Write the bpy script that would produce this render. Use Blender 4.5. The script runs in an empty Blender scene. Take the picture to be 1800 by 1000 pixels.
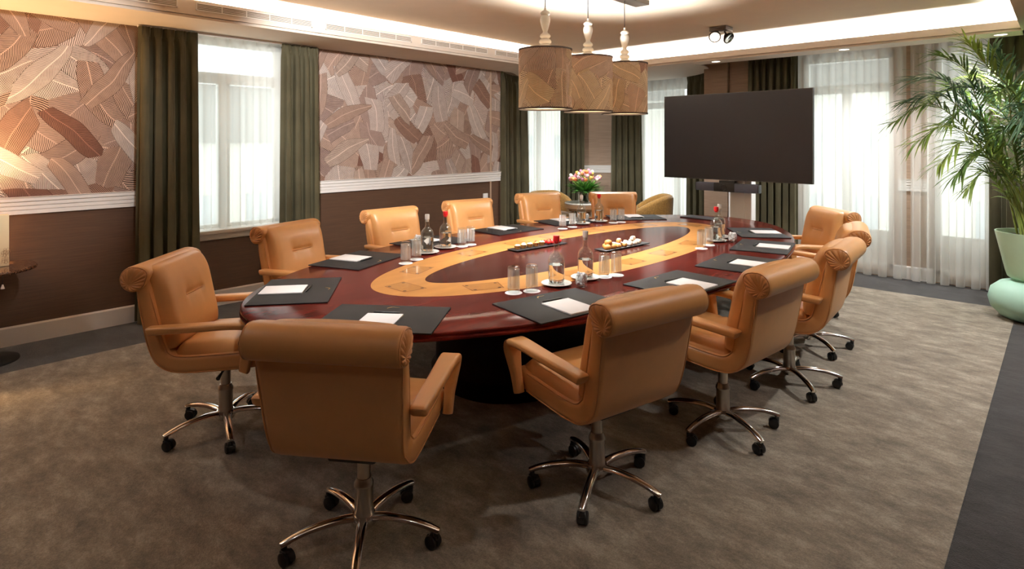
import bpy, bmesh, math, random
from mathutils import Vector, Matrix, Euler
R = math.radians
PI = math.pi
rnd = random.Random(7)
SC = bpy.context.scene
COL = SC.collection

# ------------------------------------------------------------------ helpers
def lin(h):
    h = h.lstrip('#')
    o = []
    for i in (0, 2, 4):
        c = int(h[i:i+2], 16) / 255
        o.append(c/12.92 if c <= .04045 else ((c+.055)/1.055)**2.4)
    return (o[0], o[1], o[2], 1)

class NT:
    def __init__(s, mat):
        s.t = mat.node_tree
    def n(s, typ, props=None, **ins):
        nd = s.t.nodes.new(typ)
        for k, v in (props or {}).items():
            setattr(nd, k, v)
        for k, v in ins.items():
            key = int(k[1:]) if k[0] == 'i' and k[1:].isdigit() else k.replace('_', ' ')
            s.set(nd.inputs[key], v)
        return nd
    def set(s, sock, v):
        if isinstance(v, bpy.types.NodeSocket):
            s.t.links.new(v, sock)
        elif isinstance(v, bpy.types.Node):
            s.t.links.new(v.outputs[0], sock)
        else:
            sock.default_value = v
    def m(s, op, a, b=0.0, c=None, clamp=False):
        nd = s.t.nodes.new('ShaderNodeMath'); nd.operation = op; nd.use_clamp = clamp
        s.set(nd.inputs[0], a); s.set(nd.inputs[1], b)
        if c is not None: s.set(nd.inputs[2], c)
        return nd.outputs[0]
    def mix(s, f, a, b, typ='RGBA', blend='MIX'):
        nd = s.t.nodes.new('ShaderNodeMix'); nd.data_type = typ
        if typ == 'RGBA':
            nd.blend_type = blend
            s.set(nd.inputs[0], f); s.set(nd.inputs[6], a); s.set(nd.inputs[7], b)
            return nd.outputs[2]
        s.set(nd.inputs[0], f); s.set(nd.inputs[2], a); s.set(nd.inputs[3], b)
        return nd.outputs[0]
    def ramp(s, f, stops, interp='LINEAR'):
        nd = s.t.nodes.new('ShaderNodeValToRGB'); cr = nd.color_ramp; cr.interpolation = interp
        while len(cr.elements) < len(stops): cr.elements.new(.5)
        for e, (p, c) in zip(cr.elements, stops):
            e.position = p; e.color = c
        s.set(nd.inputs[0], f)
        return nd.outputs[0]

def newmat(name):
    m = bpy.data.materials.new(name); m.use_nodes = True
    m.node_tree.nodes.clear()
    t = NT(m)
    out = t.n('ShaderNodeOutputMaterial')
    return m, t, out

def pbr(name, col, rough=.5, metal=0, var=.12, vscale=6, bump=0, bscale=200, spec=.5, stretch=None, coat=0, sheen=0, trans=0, rvar=0):
    m, t, out = newmat(name)
    tc = t.n('ShaderNodeTexCoord')
    v = tc.outputs['Object']
    if stretch:
        mp = t.n('ShaderNodeMapping', Vector=v, Scale=stretch); v = mp.outputs[0]
    nz = t.n('ShaderNodeTexNoise', Vector=v, Scale=vscale, Detail=5.0, Roughness=.6)
    c = lin(col) if isinstance(col, str) else col
    lo = tuple(x*(1-var) for x in c[:3]) + (1,)
    hi = tuple(min(1, x*(1+var)) for x in c[:3]) + (1,)
    cc = t.ramp(nz.outputs[0], [(.3, lo), (.7, hi)])
    b = t.n('ShaderNodeBsdfPrincipled', Base_Color=cc, Roughness=rough, Metallic=metal)
    b.inputs['Specular IOR Level'].default_value = spec
    b.inputs['Coat Weight'].default_value = coat
    b.inputs['Coat Roughness'].default_value = .08
    b.inputs['Sheen Weight'].default_value = sheen
    b.inputs['Transmission Weight'].default_value = trans
    if rvar:
        t.set(b.inputs['Roughness'], t.m('ADD', rough, t.m('MULTIPLY', t.m('SUBTRACT', nz.outputs[0], .5), rvar)))
    if bump:
        n2 = t.n('ShaderNodeTexNoise', Vector=v, Scale=bscale, Detail=3.0)
        bp = t.n('ShaderNodeBump', Strength=bump, Distance=.002, Height=n2.outputs[0])
        t.set(b.inputs['Normal'], bp.outputs[0])
    t.set(out.inputs[0], b.outputs[0])
    return m

def emit(name, col, strength):
    m, t, out = newmat(name)
    e = t.n('ShaderNodeEmission', Color=lin(col), Strength=strength)
    t.set(out.inputs[0], e.outputs[0])
    return m

class MB:
    def __init__(s):
        s.v = []; s.f = []; s.mi = []; s.uv = {}
    def add(s, vs, fs, mi=0, M=None, uvs=None):
        o = len(s.v)
        for v in vs:
            v = Vector(v)
            s.v.append(M @ v if M else v)
        for k, f in enumerate(fs):
            s.f.append([i+o for i in f]); s.mi.append(mi)
            if uvs: s.uv[len(s.f)-1] = [uvs[i] for i in f]
    def grid(s, rows, cu=False, cv=False, mi=0, M=None, flip=False, uvrows=None):
        nr, nc = len(rows), len(rows[0])
        vs = [p for r in rows for p in r]
        fs = []
        for i in range(nr if cv else nr-1):
            for j in range(nc if cu else nc-1):
                a, b = i*nc+j, i*nc+(j+1) % nc
                c, d = ((i+1) % nr)*nc+(j+1) % nc, ((i+1) % nr)*nc+j
                fs.append([d, c, b, a] if flip else [a, b, c, d])
        uvs = [p for r in uvrows for p in r] if uvrows else None
        s.add(vs, fs, mi, M, uvs)
    def box(s, c, size, bev=0, M=None, mi=0, seg=2):
        bm = bmesh.new(); bmesh.ops.create_cube(bm, size=1)
        for v in bm.verts:
            v.co = Vector((v.co.x*size[0], v.co.y*size[1], v.co.z*size[2]))
        if bev: bmesh.ops.bevel(bm, geom=bm.edges[:], offset=bev, segments=seg, affect='EDGES', profile=.5)
        for v in bm.verts: v.co += Vector(c)
        bm.verts.index_update()
        s.add([v.co.copy() for v in bm.verts], [[v.index for v in f.verts] for f in bm.faces], mi, M)
        bm.free()
    def lathe(s, prof, n=24, c=(0, 0, 0), mi=0, M=None, a0=0, a1=2*PI):
        full = abs(a1-a0-2*PI) < 1e-6
        k = n if full else n+1
        rows = []; cap0 = cap1 = None
        for (r, z) in prof:
            rows.append([Vector((c[0]+r*math.cos(a0+(a1-a0)*i/n), c[1]+r*math.sin(a0+(a1-a0)*i/n), c[2]+z)) for i in range(k)])
        s.grid(rows, cu=full, mi=mi, M=M)
    def disc(s, r, z, n=24, c=(0, 0, 0), mi=0, M=None, up=True, ry=None):
        ry = ry or r
        vs = [(c[0]+r*math.cos(2*PI*i/n), c[1]+ry*math.sin(2*PI*i/n), c[2]+z) for i in range(n)]
        f = list(range(n))
        s.add(vs, [f if up else f[::-1]], mi, M)
    def tube(s, path, r, n=10, mi=0, M=None, caps=True, up=None):
        path = [Vector(p) for p in path]
        k = len(path)
        rs = r if isinstance(r, (list, tuple)) and len(r) == k else [r]*k
        rows = []; N = None
        for i, p in enumerate(path):
            T = (path[min(i+1, k-1)]-path[max(i-1, 0)])
            T = T.normalized() if T.length > 1e-9 else Vector((0, 0, 1))
            if N is None:
                ref = Vector(up) if up else (Vector((0, 0, 1)) if abs(T.z) < .9 else Vector((1, 0, 0)))
                N = (ref-T*ref.dot(T)).normalized()
            else:
                N = N-T*N.dot(T)
                N = N.normalized() if N.length > 1e-9 else T.orthogonal().normalized()
            B = T.cross(N)
            rr_ = rs[i]
            ra, rb = rr_ if isinstance(rr_, (list, tuple)) else (rr_, rr_)
            rows.append([p+N*(ra*math.cos(2*PI*j/n))+B*(rb*math.sin(2*PI*j/n)) for j in range(n)])
        s.grid(rows, cu=True, mi=mi, M=M)
        if caps:
            s.add(rows[0], [list(range(n))[::-1]], mi, M)
            s.add(rows[-1], [list(range(n))], mi, M)
    def prism(s, poly, z0, z1, mi=0, M=None):
        n = len(poly)
        vs = [(p[0], p[1], z0) for p in poly]+[(p[0], p[1], z1) for p in poly]
        fs = [list(range(n))[::-1], list(range(n, 2*n))]
        for i in range(n):
            j = (i+1) % n
            fs.append([i, j, n+j, n+i])
        s.add(vs, fs, mi, M)
    def loft(s, rows, mi=0, M=None, caps=True):
        s.grid(rows, cu=True, mi=mi, M=M)
        if caps:
            n = len(rows[0])
            s.add(rows[0], [list(range(n))[::-1]], mi, M)
            s.add(rows[-1], [list(range(n))], mi, M)
    def mesh(s, name, mats, smooth=40):
        me = bpy.data.meshes.new(name)
        me.from_pydata([tuple(v) for v in s.v], [], s.f)
        mats = mats if isinstance(mats, (list, tuple)) else [mats]
        for m in mats: me.materials.append(m)
        me.polygons.foreach_set('material_index', s.mi)
        if s.uv:
            ul = me.uv_layers.new(name='UVMap')
            for fi, us in s.uv.items():
                for li, u in zip(me.polygons[fi].loop_indices, us):
                    ul.data[li].uv = u
        bm = bmesh.new(); bm.from_mesh(me)
        bmesh.ops.remove_doubles(bm, verts=bm.verts, dist=1e-5)
        bmesh.ops.recalc_face_normals(bm, faces=bm.faces)
        bm.to_mesh(me); bm.free()
        if smooth:
            me.shade_smooth()
            me.set_sharp_from_angle(angle=R(smooth))
        me.update()
        return me
    def build(s, name, mats, parent=None, smooth=40, loc=None, rotz=0):
        o = bpy.data.objects.new(name, s.mesh(name, mats, smooth))
        COL.objects.link(o)
        if parent: o.parent = parent
        if loc: o.location = loc
        if rotz: o.rotation_euler.z = rotz
        return o

def tag(o, label, cat, group=None, kind=None):
    o['label'] = label; o['category'] = cat
    if group: o['group'] = group
    if kind: o['kind'] = kind
    return o
def empty(name, loc, rotz, label, cat, group=None):
    o = bpy.data.objects.new(name, None); COL.objects.link(o)
    o.empty_display_size = .1
    o.location = loc; o.rotation_euler.z = rotz
    return tag(o, label, cat, group)
def struct(o, label=None, cat=None):
    o['kind'] = 'structure'
    if label: o['label'] = label
    if cat: o['category'] = cat
    return o
def dup(root, loc, rotz, label, group=None):
    kids = {}
    for o in COL.objects:
        if o.parent: kids.setdefault(o.parent.name, []).append(o)
    def cp(o, par):
        c = o.copy(); COL.objects.link(c)
        if par: c.parent = par
        for ch in kids.get(o.name, []): cp(ch, c)
        return c
    r = cp(root, None)
    r.location = loc; r.rotation_euler.z = rotz
    r['label'] = label
    if group: r['group'] = group
    return r
def kids_of(o, base):
    return [c for c in COL.objects if c.parent == o and c.name.split('.')[0] == base]

def rrect(w, t, r, k=4):
    """rounded rectangle outline (u, v), counter-clockwise"""
    r = min(r, w/2-1e-4, t/2-1e-4)
    pts = []
    for cx, cy, a in ((w/2-r, t/2-r, 0), (-w/2+r, t/2-r, PI/2), (-w/2+r, -t/2+r, PI), (w/2-r, -t/2+r, 3*PI/2)):
        for i in range(k+1):
            b = a+PI/2*i/k
            pts.append((cx+r*math.cos(b), cy+r*math.sin(b)))
    return pts

def smooth_path(pts, n):
    """Catmull-Rom resample of a list of tuples"""
    P = [Vector(p) for p in pts]
    P = [P[0]*2-P[1]]+P+[P[-1]*2-P[-2]]
    out = []
    seg = len(P)-3
    for i in range(n+1):
        u = i/n*seg; k = min(int(u), seg-1); t = u-k
        a, b, c, d = P[k], P[k+1], P[k+2], P[k+3]
        out.append(.5*((2*b)+(c-a)*t+(2*a-5*b+4*c-d)*t*t+(3*b-a-3*c+d)*t**3))
    return out

# ------------------------------------------------------------------ materials
def leaf_material(name, freq, scale, palette, dark, line_w, coord='Object', mapping=None, rough=.8, translucent=0, seed=0):
    """overlapping hatched banana leaves: Voronoi cells, each with its own direction, hatching and tint"""
    m, t, out = newmat(name)
    tc = t.n('ShaderNodeTexCoord')
    mp = t.n('ShaderNodeMapping', Vector=tc.outputs[coord])
    if mapping == 'YZ': mp.inputs['Rotation'].default_value = (0, R(90), 0)
    v = mp.outputs[0]
    sx = t.n('ShaderNodeSeparateXYZ', Vector=tc.outputs[coord])
    if mapping == 'YZ': px, py = sx.outputs[1], sx.outputs[2]
    else: px, py = sx.outputs[0], sx.outputs[1]
    P = t.n('ShaderNodeCombineXYZ', X=px, Y=py, Z=0.0).outputs[0]
    wob = t.n('ShaderNodeTexNoise', Vector=P, Scale=2.2*scale, Detail=1.0)
    wv = t.n('ShaderNodeVectorMath', {'operation': 'SUBTRACT'}, i0=wob.outputs['Color'], i1=(.5, .5, .5)).outputs[0]
    wv = t.n('ShaderNodeVectorMath', {'operation': 'SCALE'}, i0=wv, Scale=.11/scale).outputs[0]
    P2 = t.n('ShaderNodeVectorMath', {'operation': 'ADD'}, i0=P, i1=wv).outputs[0]
    fine = t.n('ShaderNodeTexNoise', Vector=P, Scale=14*scale, Detail=2.0)
    col = None; ink = None
    layers = [(2.6, 0, 0, 1.0, 9.0), (2.5, 3.7, .5, .15, .50), (2.2, 7.9, 1.2, .12, .56), (1.9, 13.3, 2.0, .10, .48)]
    for li, (sc, off, rot, W, L) in enumerate(layers):
        Q = t.n('ShaderNodeVectorMath', {'operation': 'ADD'}, i0=P2, i1=(off+seed, off*1.7+seed*.3, 0)).outputs[0]
        vor = t.n('ShaderNodeTexVoronoi', {'voronoi_dimensions': '2D', 'feature': 'F1'}, Vector=Q, Scale=sc*scale, Randomness=.9)
        d = t.n('ShaderNodeVectorMath', {'operation': 'SUBTRACT'}, i0=Q, i1=vor.outputs['Position']).outputs[0]
        ds = t.n('ShaderNodeSeparateXYZ', Vector=d)
        cs = t.n('ShaderNodeSeparateColor', Color=vor.outputs['Color'])
        # leaves lean within +-65 degrees of upright
        ang = t.m('MULTIPLY', t.m('SUBTRACT', cs.outputs[0], .5), 2.5)
        ca, sa = t.m('COSINE', ang), t.m('SINE', ang)
        lx = t.m('ADD', t.m('MULTIPLY', ds.outputs[0], ca), t.m('MULTIPLY', ds.outputs[1], sa))
        ly = t.m('SUBTRACT', t.m('MULTIPLY', ds.outputs[1], ca), t.m('MULTIPLY', ds.outputs[0], sa))
        # bend of the midrib
        lx = t.m('ADD', lx, t.m('MULTIPLY', t.m('MULTIPLY', ly, ly), t.m('MULTIPLY', t.m('SUBTRACT', cs.outputs[1], .5), 1.1*scale)))
        ax = t.m('ABSOLUTE', lx)
        slope = t.m('ADD', .5, t.m('MULTIPLY', cs.outputs[2], 1.3))
        ph = t.m('ADD', ly, t.m('MULTIPLY', ax, slope))
        ph = t.m('MULTIPLY', ph, freq*(1.0+.12*li))
        ph = t.m('ADD', ph, t.m('MULTIPLY', fine.outputs[0], 1.0))
        sn = t.m('SINE', t.m('MULTIPLY', ph, 2*PI))
        wv_ = t.m('ADD', line_w, t.m('MULTIPLY', t.m('SUBTRACT', fine.outputs[0], .5), .9))
        hatch = t.m('MULTIPLY', t.m('ADD', t.m('SUBTRACT', sn, wv_), .25), 2.5, clamp=True)
        rib = t.m('LESS_THAN', ax, .0045/scale)
        hatch = t.m('MULTIPLY', hatch, t.m('SUBTRACT', 1.0, rib))
        cr = t.ramp(t.m('FRACT', t.m('ADD', t.m('MULTIPLY', cs.outputs[1], 3.1), t.m('MULTIPLY', cs.outputs[2], 1.7))), palette, 'CONSTANT')
        # plain dark leaves carry hardly any hatching
        hk = t.m('FRACT', t.m('MULTIPLY', cs.outputs[0], 7.3))
        hatch = t.m('MULTIPLY', hatch, t.m('ADD', .72, t.m('MULTIPLY', hk, .28)))
        if li == 0:
            col, ink = cr, hatch
        else:
            q = t.m('DIVIDE', ly, L/scale)
            lim = t.m('MULTIPLY', t.m('SUBTRACT', 1.0, t.m('MULTIPLY', q, q)), W/scale)
            mask = t.m('MULTIPLY', t.m('GREATER_THAN', lim, ax), t.m('GREATER_THAN', cs.outputs[2], .28))
            edge = t.m('MULTIPLY', mask, t.m('LESS_THAN', t.m('SUBTRACT', lim, ax), .005/scale))
            col = t.mix(mask, col, cr)
            ink = t.mix(mask, ink, hatch, 'FLOAT')
            ink = t.m('MAXIMUM', ink, t.m('MULTIPLY', edge, .6))
    c = t.mix(ink, col, lin(dark))
    b = t.n('ShaderNodeBsdfPrincipled', Base_Color=c, Roughness=rough)
    b.inputs['Specular IOR Level'].default_value = .25
    sh = b.outputs[0]
    if translucent:
        tr = t.n('ShaderNodeBsdfTranslucent', Color=c)
        sh = t.n('ShaderNodeMixShader', Fac=translucent, i1=sh, i2=tr.outputs[0]).outputs[0]
    t.set(out.inputs[0], sh)
    return m

PAL_WALL = [(0, lin('#b59b90')), (.15, lin('#d6c4ba')), (.32, lin('#a3806f')), (.46, lin('#c8aa99')), (.60, lin('#decfc6')), (.74, lin('#bb9d8c')), (.86, lin('#8c6456')), (.91, lin('#d0b7a7'))]
PAL_SHADE = [(0, lin('#e6cdb4')), (.2, lin('#ecd8be')), (.4, lin('#d6b8a2')), (.6, lin('#e8ceac')), (.8, lin('#dcc2b0')), (.94, lin('#bd9482'))]
M = {}
M['wallpaper'] = leaf_material('leaf_wallpaper', 58, 1.12, PAL_WALL, '#2c1811', .02, mapping='YZ')
M['shade'] = leaf_material('leaf_shade_fabric', 84, 1.55, PAL_SHADE, '#1f0f09', .04, coord='UV', translucent=.045, seed=4)

def grasscloth(name, col):
    m, t, out = newmat(name)
    tc = t.n('ShaderNodeTexCoord')
    mp = t.n('ShaderNodeMapping', Vector=tc.outputs['Object'], Scale=(3, 3, 160))
    nz = t.n('ShaderNodeTexNoise', Vector=mp.outputs[0], Scale=1.0, Detail=4.0, Roughness=.65)
    c = lin(col)
    lo = tuple(x*.72 for x in c[:3])+(1,); hi = tuple(x*1.3 for x in c[:3])+(1,)
    cc = t.ramp(nz.outputs[0], [(.25, lo), (.75, hi)])
    b = t.n('ShaderNodeBsdfPrincipled', Base_Color=cc, Roughness=.62)
    b.inputs['Specular IOR Level'].default_value = .35
    bp = t.n('ShaderNodeBump', Strength=.25, Distance=.002, Height=nz.outputs[0])
    t.set(b.inputs['Normal'], bp.outputs[0]); t.set(out.inputs[0], b.outputs[0])
    return m
M['grass'] = grasscloth('brown_grasscloth', '#513a2b')
M['taupe_wall'] = grasscloth('taupe_wall', '#a58d79')

def carpet(name, c0, c1, c2):
    m, t, out = newmat(name)
    tc = t.n('ShaderNodeTexCoord')
    mp = t.n('ShaderNodeMapping', Vector=tc.outputs['Object'], Rotation=(0, 0, .6), Scale=(1, 1.9, 1))
    n1 = t.n('ShaderNodeTexNoise', Vector=mp.outputs[0], Scale=4.6, Detail=9.0, Roughness=.74, Distortion=.1)
    n2 = t.n('ShaderNodeTexNoise', Vector=tc.outputs['Object'], Scale=170.0, Detail=2.0)
    n3 = t.n('ShaderNodeTexNoise', Vector=tc.outputs['Object'], Scale=75.0, Detail=3.0)
    a = t.ramp(n1.outputs[0], [(.30, lin(c0)), (.5, lin(c1)), (.68, lin(c2))])
    k = t.m('ADD', .25, t.m('MULTIPLY', t.m('ADD', n2.outputs[0], t.m('MULTIPLY', n3.outputs[0], .6)), .94))
    a = t.mix(1.0, a, t.n('ShaderNodeCombineColor', Red=k, Green=k, Blue=k).outputs[0], blend='MULTIPLY')
    b = t.n('ShaderNodeBsdfPrincipled', Base_Color=a, Roughness=.95)
    b.inputs['Specular IOR Level'].default_value = .1
    b.inputs['Sheen Weight'].default_value = .25
    b.inputs['Sheen Roughness'].default_value = .5
    h = t.m('ADD', n2.outputs[0], t.m('MULTIPLY', n1.outputs[0], 2.0))
    bp = t.n('ShaderNodeBump', Strength=.6, Distance=.006, Height=h)
    t.set(b.inputs['Normal'], bp.outputs[0]); t.set(out.inputs[0], b.outputs[0])
    return m
M['carpet'] = carpet('taupe_carpet', '#5c5348', '#827768', '#a69b8a')
M['border'] = carpet('charcoal_carpet', '#242222', '#333131', '#444242')

M['ceiling'] = pbr('ceiling_paint', '#ddcfbb', .85, var=.02, spec=.2)
M['soffit'] = pbr('soffit_paint', '#d9cdbf', .8, var=.02, spec=.2)
M['white'] = pbr('white_paint', '#f0ebe6', .45, var=.02)
M['frame'] = pbr('window_frame_paint', '#eeece6', .4, var=.02)
M['leather'] = pbr('tan_leather', '#dea263', .40, var=.07, vscale=5, bump=.12, bscale=260, spec=.85, rvar=.12)
M['leather_fold'] = pbr('tan_leather_fold', '#d0945c', .42, var=.08, vscale=9, bump=.12, bscale=260)
M['chrome'] = pbr('polished_aluminium', '#e9e7e4', .14, 1, var=.03, rvar=.06)
M['nickel'] = pbr('brushed_nickel', '#c4bdb3', .3, 1, var=.05)
M['black'] = pbr('black_plastic', '#131313', .4, var=.1)
M['blackmat'] = pbr('matte_black', '#0b0a0a', .6, var=.1)
M['bronze'] = pbr('dark_bronze', '#4a4038', .45, .3, var=.08)
M['pad'] = pbr('black_leatherette', '#1a1a1d', .6, var=.12, vscale=30, bump=.15, bscale=500, spec=.2)
M['gold'] = pbr('gold_foil', '#c9a14a', .3, 1)
M['paper'] = pbr('white_paper', '#efecec', .7, var=.015)
M['porcelain'] = pbr('white_porcelain', '#efece6', .18, var=.01, coat=.4)
M['red'] = pbr('red_cap', '#c81820', .4, var=.06)
M['screen'] = pbr('screen_glass', '#29272b', .42, var=.02, spec=.3)
M['bezel'] = pbr('bezel_metal', '#4b4a4a', .35, .8)
M['greyplastic'] = pbr('slate_grey_fabric', '#565a6c', .6, var=.06, bump=.3, bscale=900)
M['mint'] = pbr('mint_glaze', '#b9d0ae', .35, var=.05, vscale=3, coat=.2)
M['mint2'] = pbr('mint_matte', '#a9cdb8', .5, var=.06, vscale=3)
M['soil'] = pbr('dark_soil', '#2b2018', .95, var=.4, vscale=60, bump=1, bscale=90)
M['mustard'] = pbr('mustard_boucle', '#9c7436', .9, var=.35, vscale=60, bump=.8, bscale=160, sheen=.3)
M['oak'] = pbr('light_oak', '#b58f6c', .45, var=.12, vscale=6, stretch=(1, 1, 14))
M['greymarble'] = pbr('pale_stone', '#d8d2c8', .25, var=.06, vscale=5)
M['turned'] = pbr('white_turned_wood', '#f4f3ee', .35, var=.02)
M['brownedge'] = pbr('brown_braid', '#3a271c', .7, var=.1)
M['cream'] = pbr('cream_card', '#f0dbb0', .6, var=.03)
M['line'] = pbr('sepia_ink', '#a67c56', .7)
M['slate'] = pbr('black_slate', '#17171a', .4, var=.2)

def curtain_mat():
    m, t, out = newmat('olive_velvet')
    tc = t.n('ShaderNodeTexCoord')
    nz = t.n('ShaderNodeTexNoise', Vector=tc.outputs['Object'], Scale=3.0, Detail=4.0)
    f = t.n('ShaderNodeTexNoise', Vector=tc.outputs['Object'], Scale=400.0, Detail=1.0)
    c = t.ramp(nz.outputs[0], [(.3, lin('#464130')), (.7, lin('#5a543f'))])
    b = t.n('ShaderNodeBsdfPrincipled', Base_Color=c, Roughness=.75)
    b.inputs['Sheen Weight'].default_value = .7
    b.inputs['Sheen Roughness'].default_value = .3
    b.inputs['Sheen Tint'].default_value = lin('#b5ad90')
    b.inputs['Specular IOR Level'].default_value = .2
    bp = t.n('ShaderNodeBump', Strength=.15, Distance=.002, Height=f.outputs[0])
    t.set(b.inputs['Normal'], bp.outputs[0])
    tr = t.n('ShaderNodeBsdfTranslucent', Color=lin('#4a452f'))
    t.set(out.inputs[0], t.n('ShaderNodeMixShader', Fac=.12, i1=b.outputs[0], i2=tr.outputs[0]).outputs[0])
    return m
M['curtain'] = curtain_mat()

def sheer_mat():
    m, t, out = newmat('sheer_voile')
    tc = t.n('ShaderNodeTexCoord')
    nz = t.n('ShaderNodeTexNoise', Vector=tc.outputs['Object'], Scale=900.0, Detail=1.0)
    d = t.n('ShaderNodeBsdfDiffuse', Color=lin('#eceae4'))
    tl = t.n('ShaderNodeBsdfTranslucent', Color=lin('#eceae4'))
    tp = t.n('ShaderNodeBsdfTransparent')
    a = t.n('ShaderNodeMixShader', Fac=.6, i1=d.outputs[0], i2=tl.outputs[0])
    k = t.m('ADD', .34, t.m('MULTIPLY', nz.outputs[0], .14))
    t.set(out.inputs[0], t.n('ShaderNodeMixShader', Fac=k, i1=a.outputs[0], i2=tp.outputs[0]).outputs[0])
    return m
M['sheer'] = sheer_mat()

def thin_glass(name, tint='#f6f8f7', cut=0.0, frost=0.0):
    m, t, out = newmat(name)
    geo = t.n('ShaderNodeNewGeometry')
    ior = t.m('SUBTRACT', 1.45, t.m('MULTIPLY', geo.outputs['Backfacing'], 1.45-1/1.45))
    fr = t.n('ShaderNodeFresnel', IOR=ior)
    tp = t.n('ShaderNodeBsdfTransparent', Color=lin(tint))
    gl = t.n('ShaderNodeBsdfGlossy', Roughness=.03, Color=(1, 1, 1, 1))
    sh = tp.outputs[0]
    fac = fr.outputs[0]
    if cut:
        tc = t.n('ShaderNodeTexCoord')
        sp = t.n('ShaderNodeSeparateXYZ', Vector=tc.outputs['Object'])
        ang = t.m('ARCTAN2', sp.outputs[1], sp.outputs[0])
        u = t.m('MULTIPLY', ang, 16/(2*PI))
        w = t.m('MULTIPLY', sp.outputs[2], 95.0)
        zig = t.m('ABSOLUTE', t.m('SUBTRACT', t.m('FRACT', u), .5))
        ph = t.m('SINE', t.m('MULTIPLY', t.m('ADD', w, t.m('MULTIPLY', zig, 2.4)), 2*PI))
        band = t.m('MULTIPLY', t.m('GREATER_THAN', sp.outputs[2], .028), t.m('LESS_THAN', sp.outputs[2], .135))
        hgt = t.m('MULTIPLY', ph, band)
        bp = t.n('ShaderNodeBump', Strength=.9, Distance=.004, Height=hgt)
        fr2 = t.n('ShaderNodeFresnel', IOR=ior, Normal=bp.outputs[0])
        t.set(gl.inputs['Normal'], bp.outputs[0])
        g1 = t.m('MULTIPLY', t.m('GREATER_THAN', ph, .35), band)
        fac = t.m('MAXIMUM', fr2.outputs[0], t.m('MULTIPLY', g1, .16))
        df = t.n('ShaderNodeBsdfDiffuse', Color=lin('#e8ecec'))
        sh = t.n('ShaderNodeMixShader', Fac=t.m('MULTIPLY', g1, cut), i1=tp.outputs[0], i2=df.outputs[0]).outputs[0]
    t.set(out.inputs[0], t.n('ShaderNodeMixShader', Fac=fac, i1=sh, i2=gl.outputs[0]).outputs[0])
    return m
M['glass'] = thin_glass('clear_glass')
M['cutglass'] = thin_glass('cut_glass', cut=.55)
M['pane'] = thin_glass('window_glass', '#f4f8f7')
def water():
    m, t, out = newmat('water')
    b = t.n('ShaderNodeBsdfPrincipled', Base_Color=(1, 1, 1, 1), Roughness=0.0, IOR=1.33)
    b.inputs['Transmission Weight'].default_value = 1
    t.set(out.inputs[0], b.outputs[0])
    return m
M['water'] = water()

def wood(name, c0, c1, scale, rough, coat, stretch=(9, 1, 9), spec=.06):
    m, t, out = newmat(name)
    tc = t.n('ShaderNodeTexCoord')
    mp = t.n('ShaderNodeMapping', Vector=tc.outputs['Object'], Scale=stretch)
    n1 = t.n('ShaderNodeTexNoise', Vector=mp.outputs[0], Scale=scale, Detail=6.0, Roughness=.6, Distortion=.4)
    n2 = t.n('ShaderNodeTexNoise', Vector=mp.outputs[0], Scale=scale*9, Detail=2.0)
    f = t.m('ADD', t.m('MULTIPLY', n1.outputs[0], .8), t.m('MULTIPLY', n2.outputs[0], .2))
    c = t.ramp(f, [(.32, lin(c0)), (.68, lin(c1))])
    b = t.n('ShaderNodeBsdfPrincipled', Base_Color=c, Roughness=rough)
    b.inputs['Coat Weight'].default_value = coat
    b.inputs['Specular IOR Level'].default_value = spec
    b.inputs['Coat Roughness'].default_value = .1
    t.set(out.inputs[0], b.outputs[0])
    return m
M['mahogany'] = wood('mahogany', '#3e1512', '#64241c', 1.6, .17, .0)
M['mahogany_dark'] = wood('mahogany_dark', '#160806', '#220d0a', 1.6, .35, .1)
M['mahogany_centre'] = wood('mahogany_centre', '#2f1713', '#46231d', 1.6, .16, .0)
M['maple'] = wood('maple', '#9c6a38', '#b37f46', 1.2, .30, .0)
M['burl'] = wood('burl_inlay', '#96622e', '#ad7a40', 9, .28, .5, (1, 1, 1))
M['inlay_line'] = wood('inlay_line', '#6b3818', '#7d4520', 9, .28, .5, (1, 1, 1))
M['inlay_dot'] = wood('inlay_dot', '#34120c', '#431a10', 9, .28, .5, (1, 1, 1))

def marble():
    m, t, out = newmat('brown_marble')
    tc = t.n('ShaderNodeTexCoord')
    n1 = t.n('ShaderNodeTexNoise', Vector=tc.outputs['Object'], Scale=9.0, Detail=8.0, Distortion=2.5)
    v = t.n('ShaderNodeTexVoronoi', {'feature': 'DISTANCE_TO_EDGE'}, Vector=n1.outputs['Color'], Scale=7.0)
    c = t.ramp(v.outputs[0], [(0, lin('#b58a60')), (.035, lin('#5a3826')), (.2, lin('#2a1712'))])
    b = t.n('ShaderNodeBsdfPrincipled', Base_Color=c, Roughness=.12)
    t.set(out.inputs[0], b.outputs[0])
    return m
M['marble'] = marble()

# ------------------------------------------------------------------ room dimensions
XL = -6.03; XR = .42; YN = -.75; YB = 8.15
ZS = 2.62; ZC = 2.87
TX0, TX1, TY0, TY1 = -5.28, -.30, 0.0, 7.2      # inner edge of the lowered ceiling ring
TC = (-5.05, 7.6); TR = 1.85                     # round bay in the far left corner

def boxobj(name, lo, hi, mat, parent=None, bev=0):
    b = MB()
    b.box([(lo[i]+hi[i])/2 for i in range(3)], [hi[i]-lo[i] for i in range(3)], bev)
    return b.build(name, mat, parent)

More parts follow.
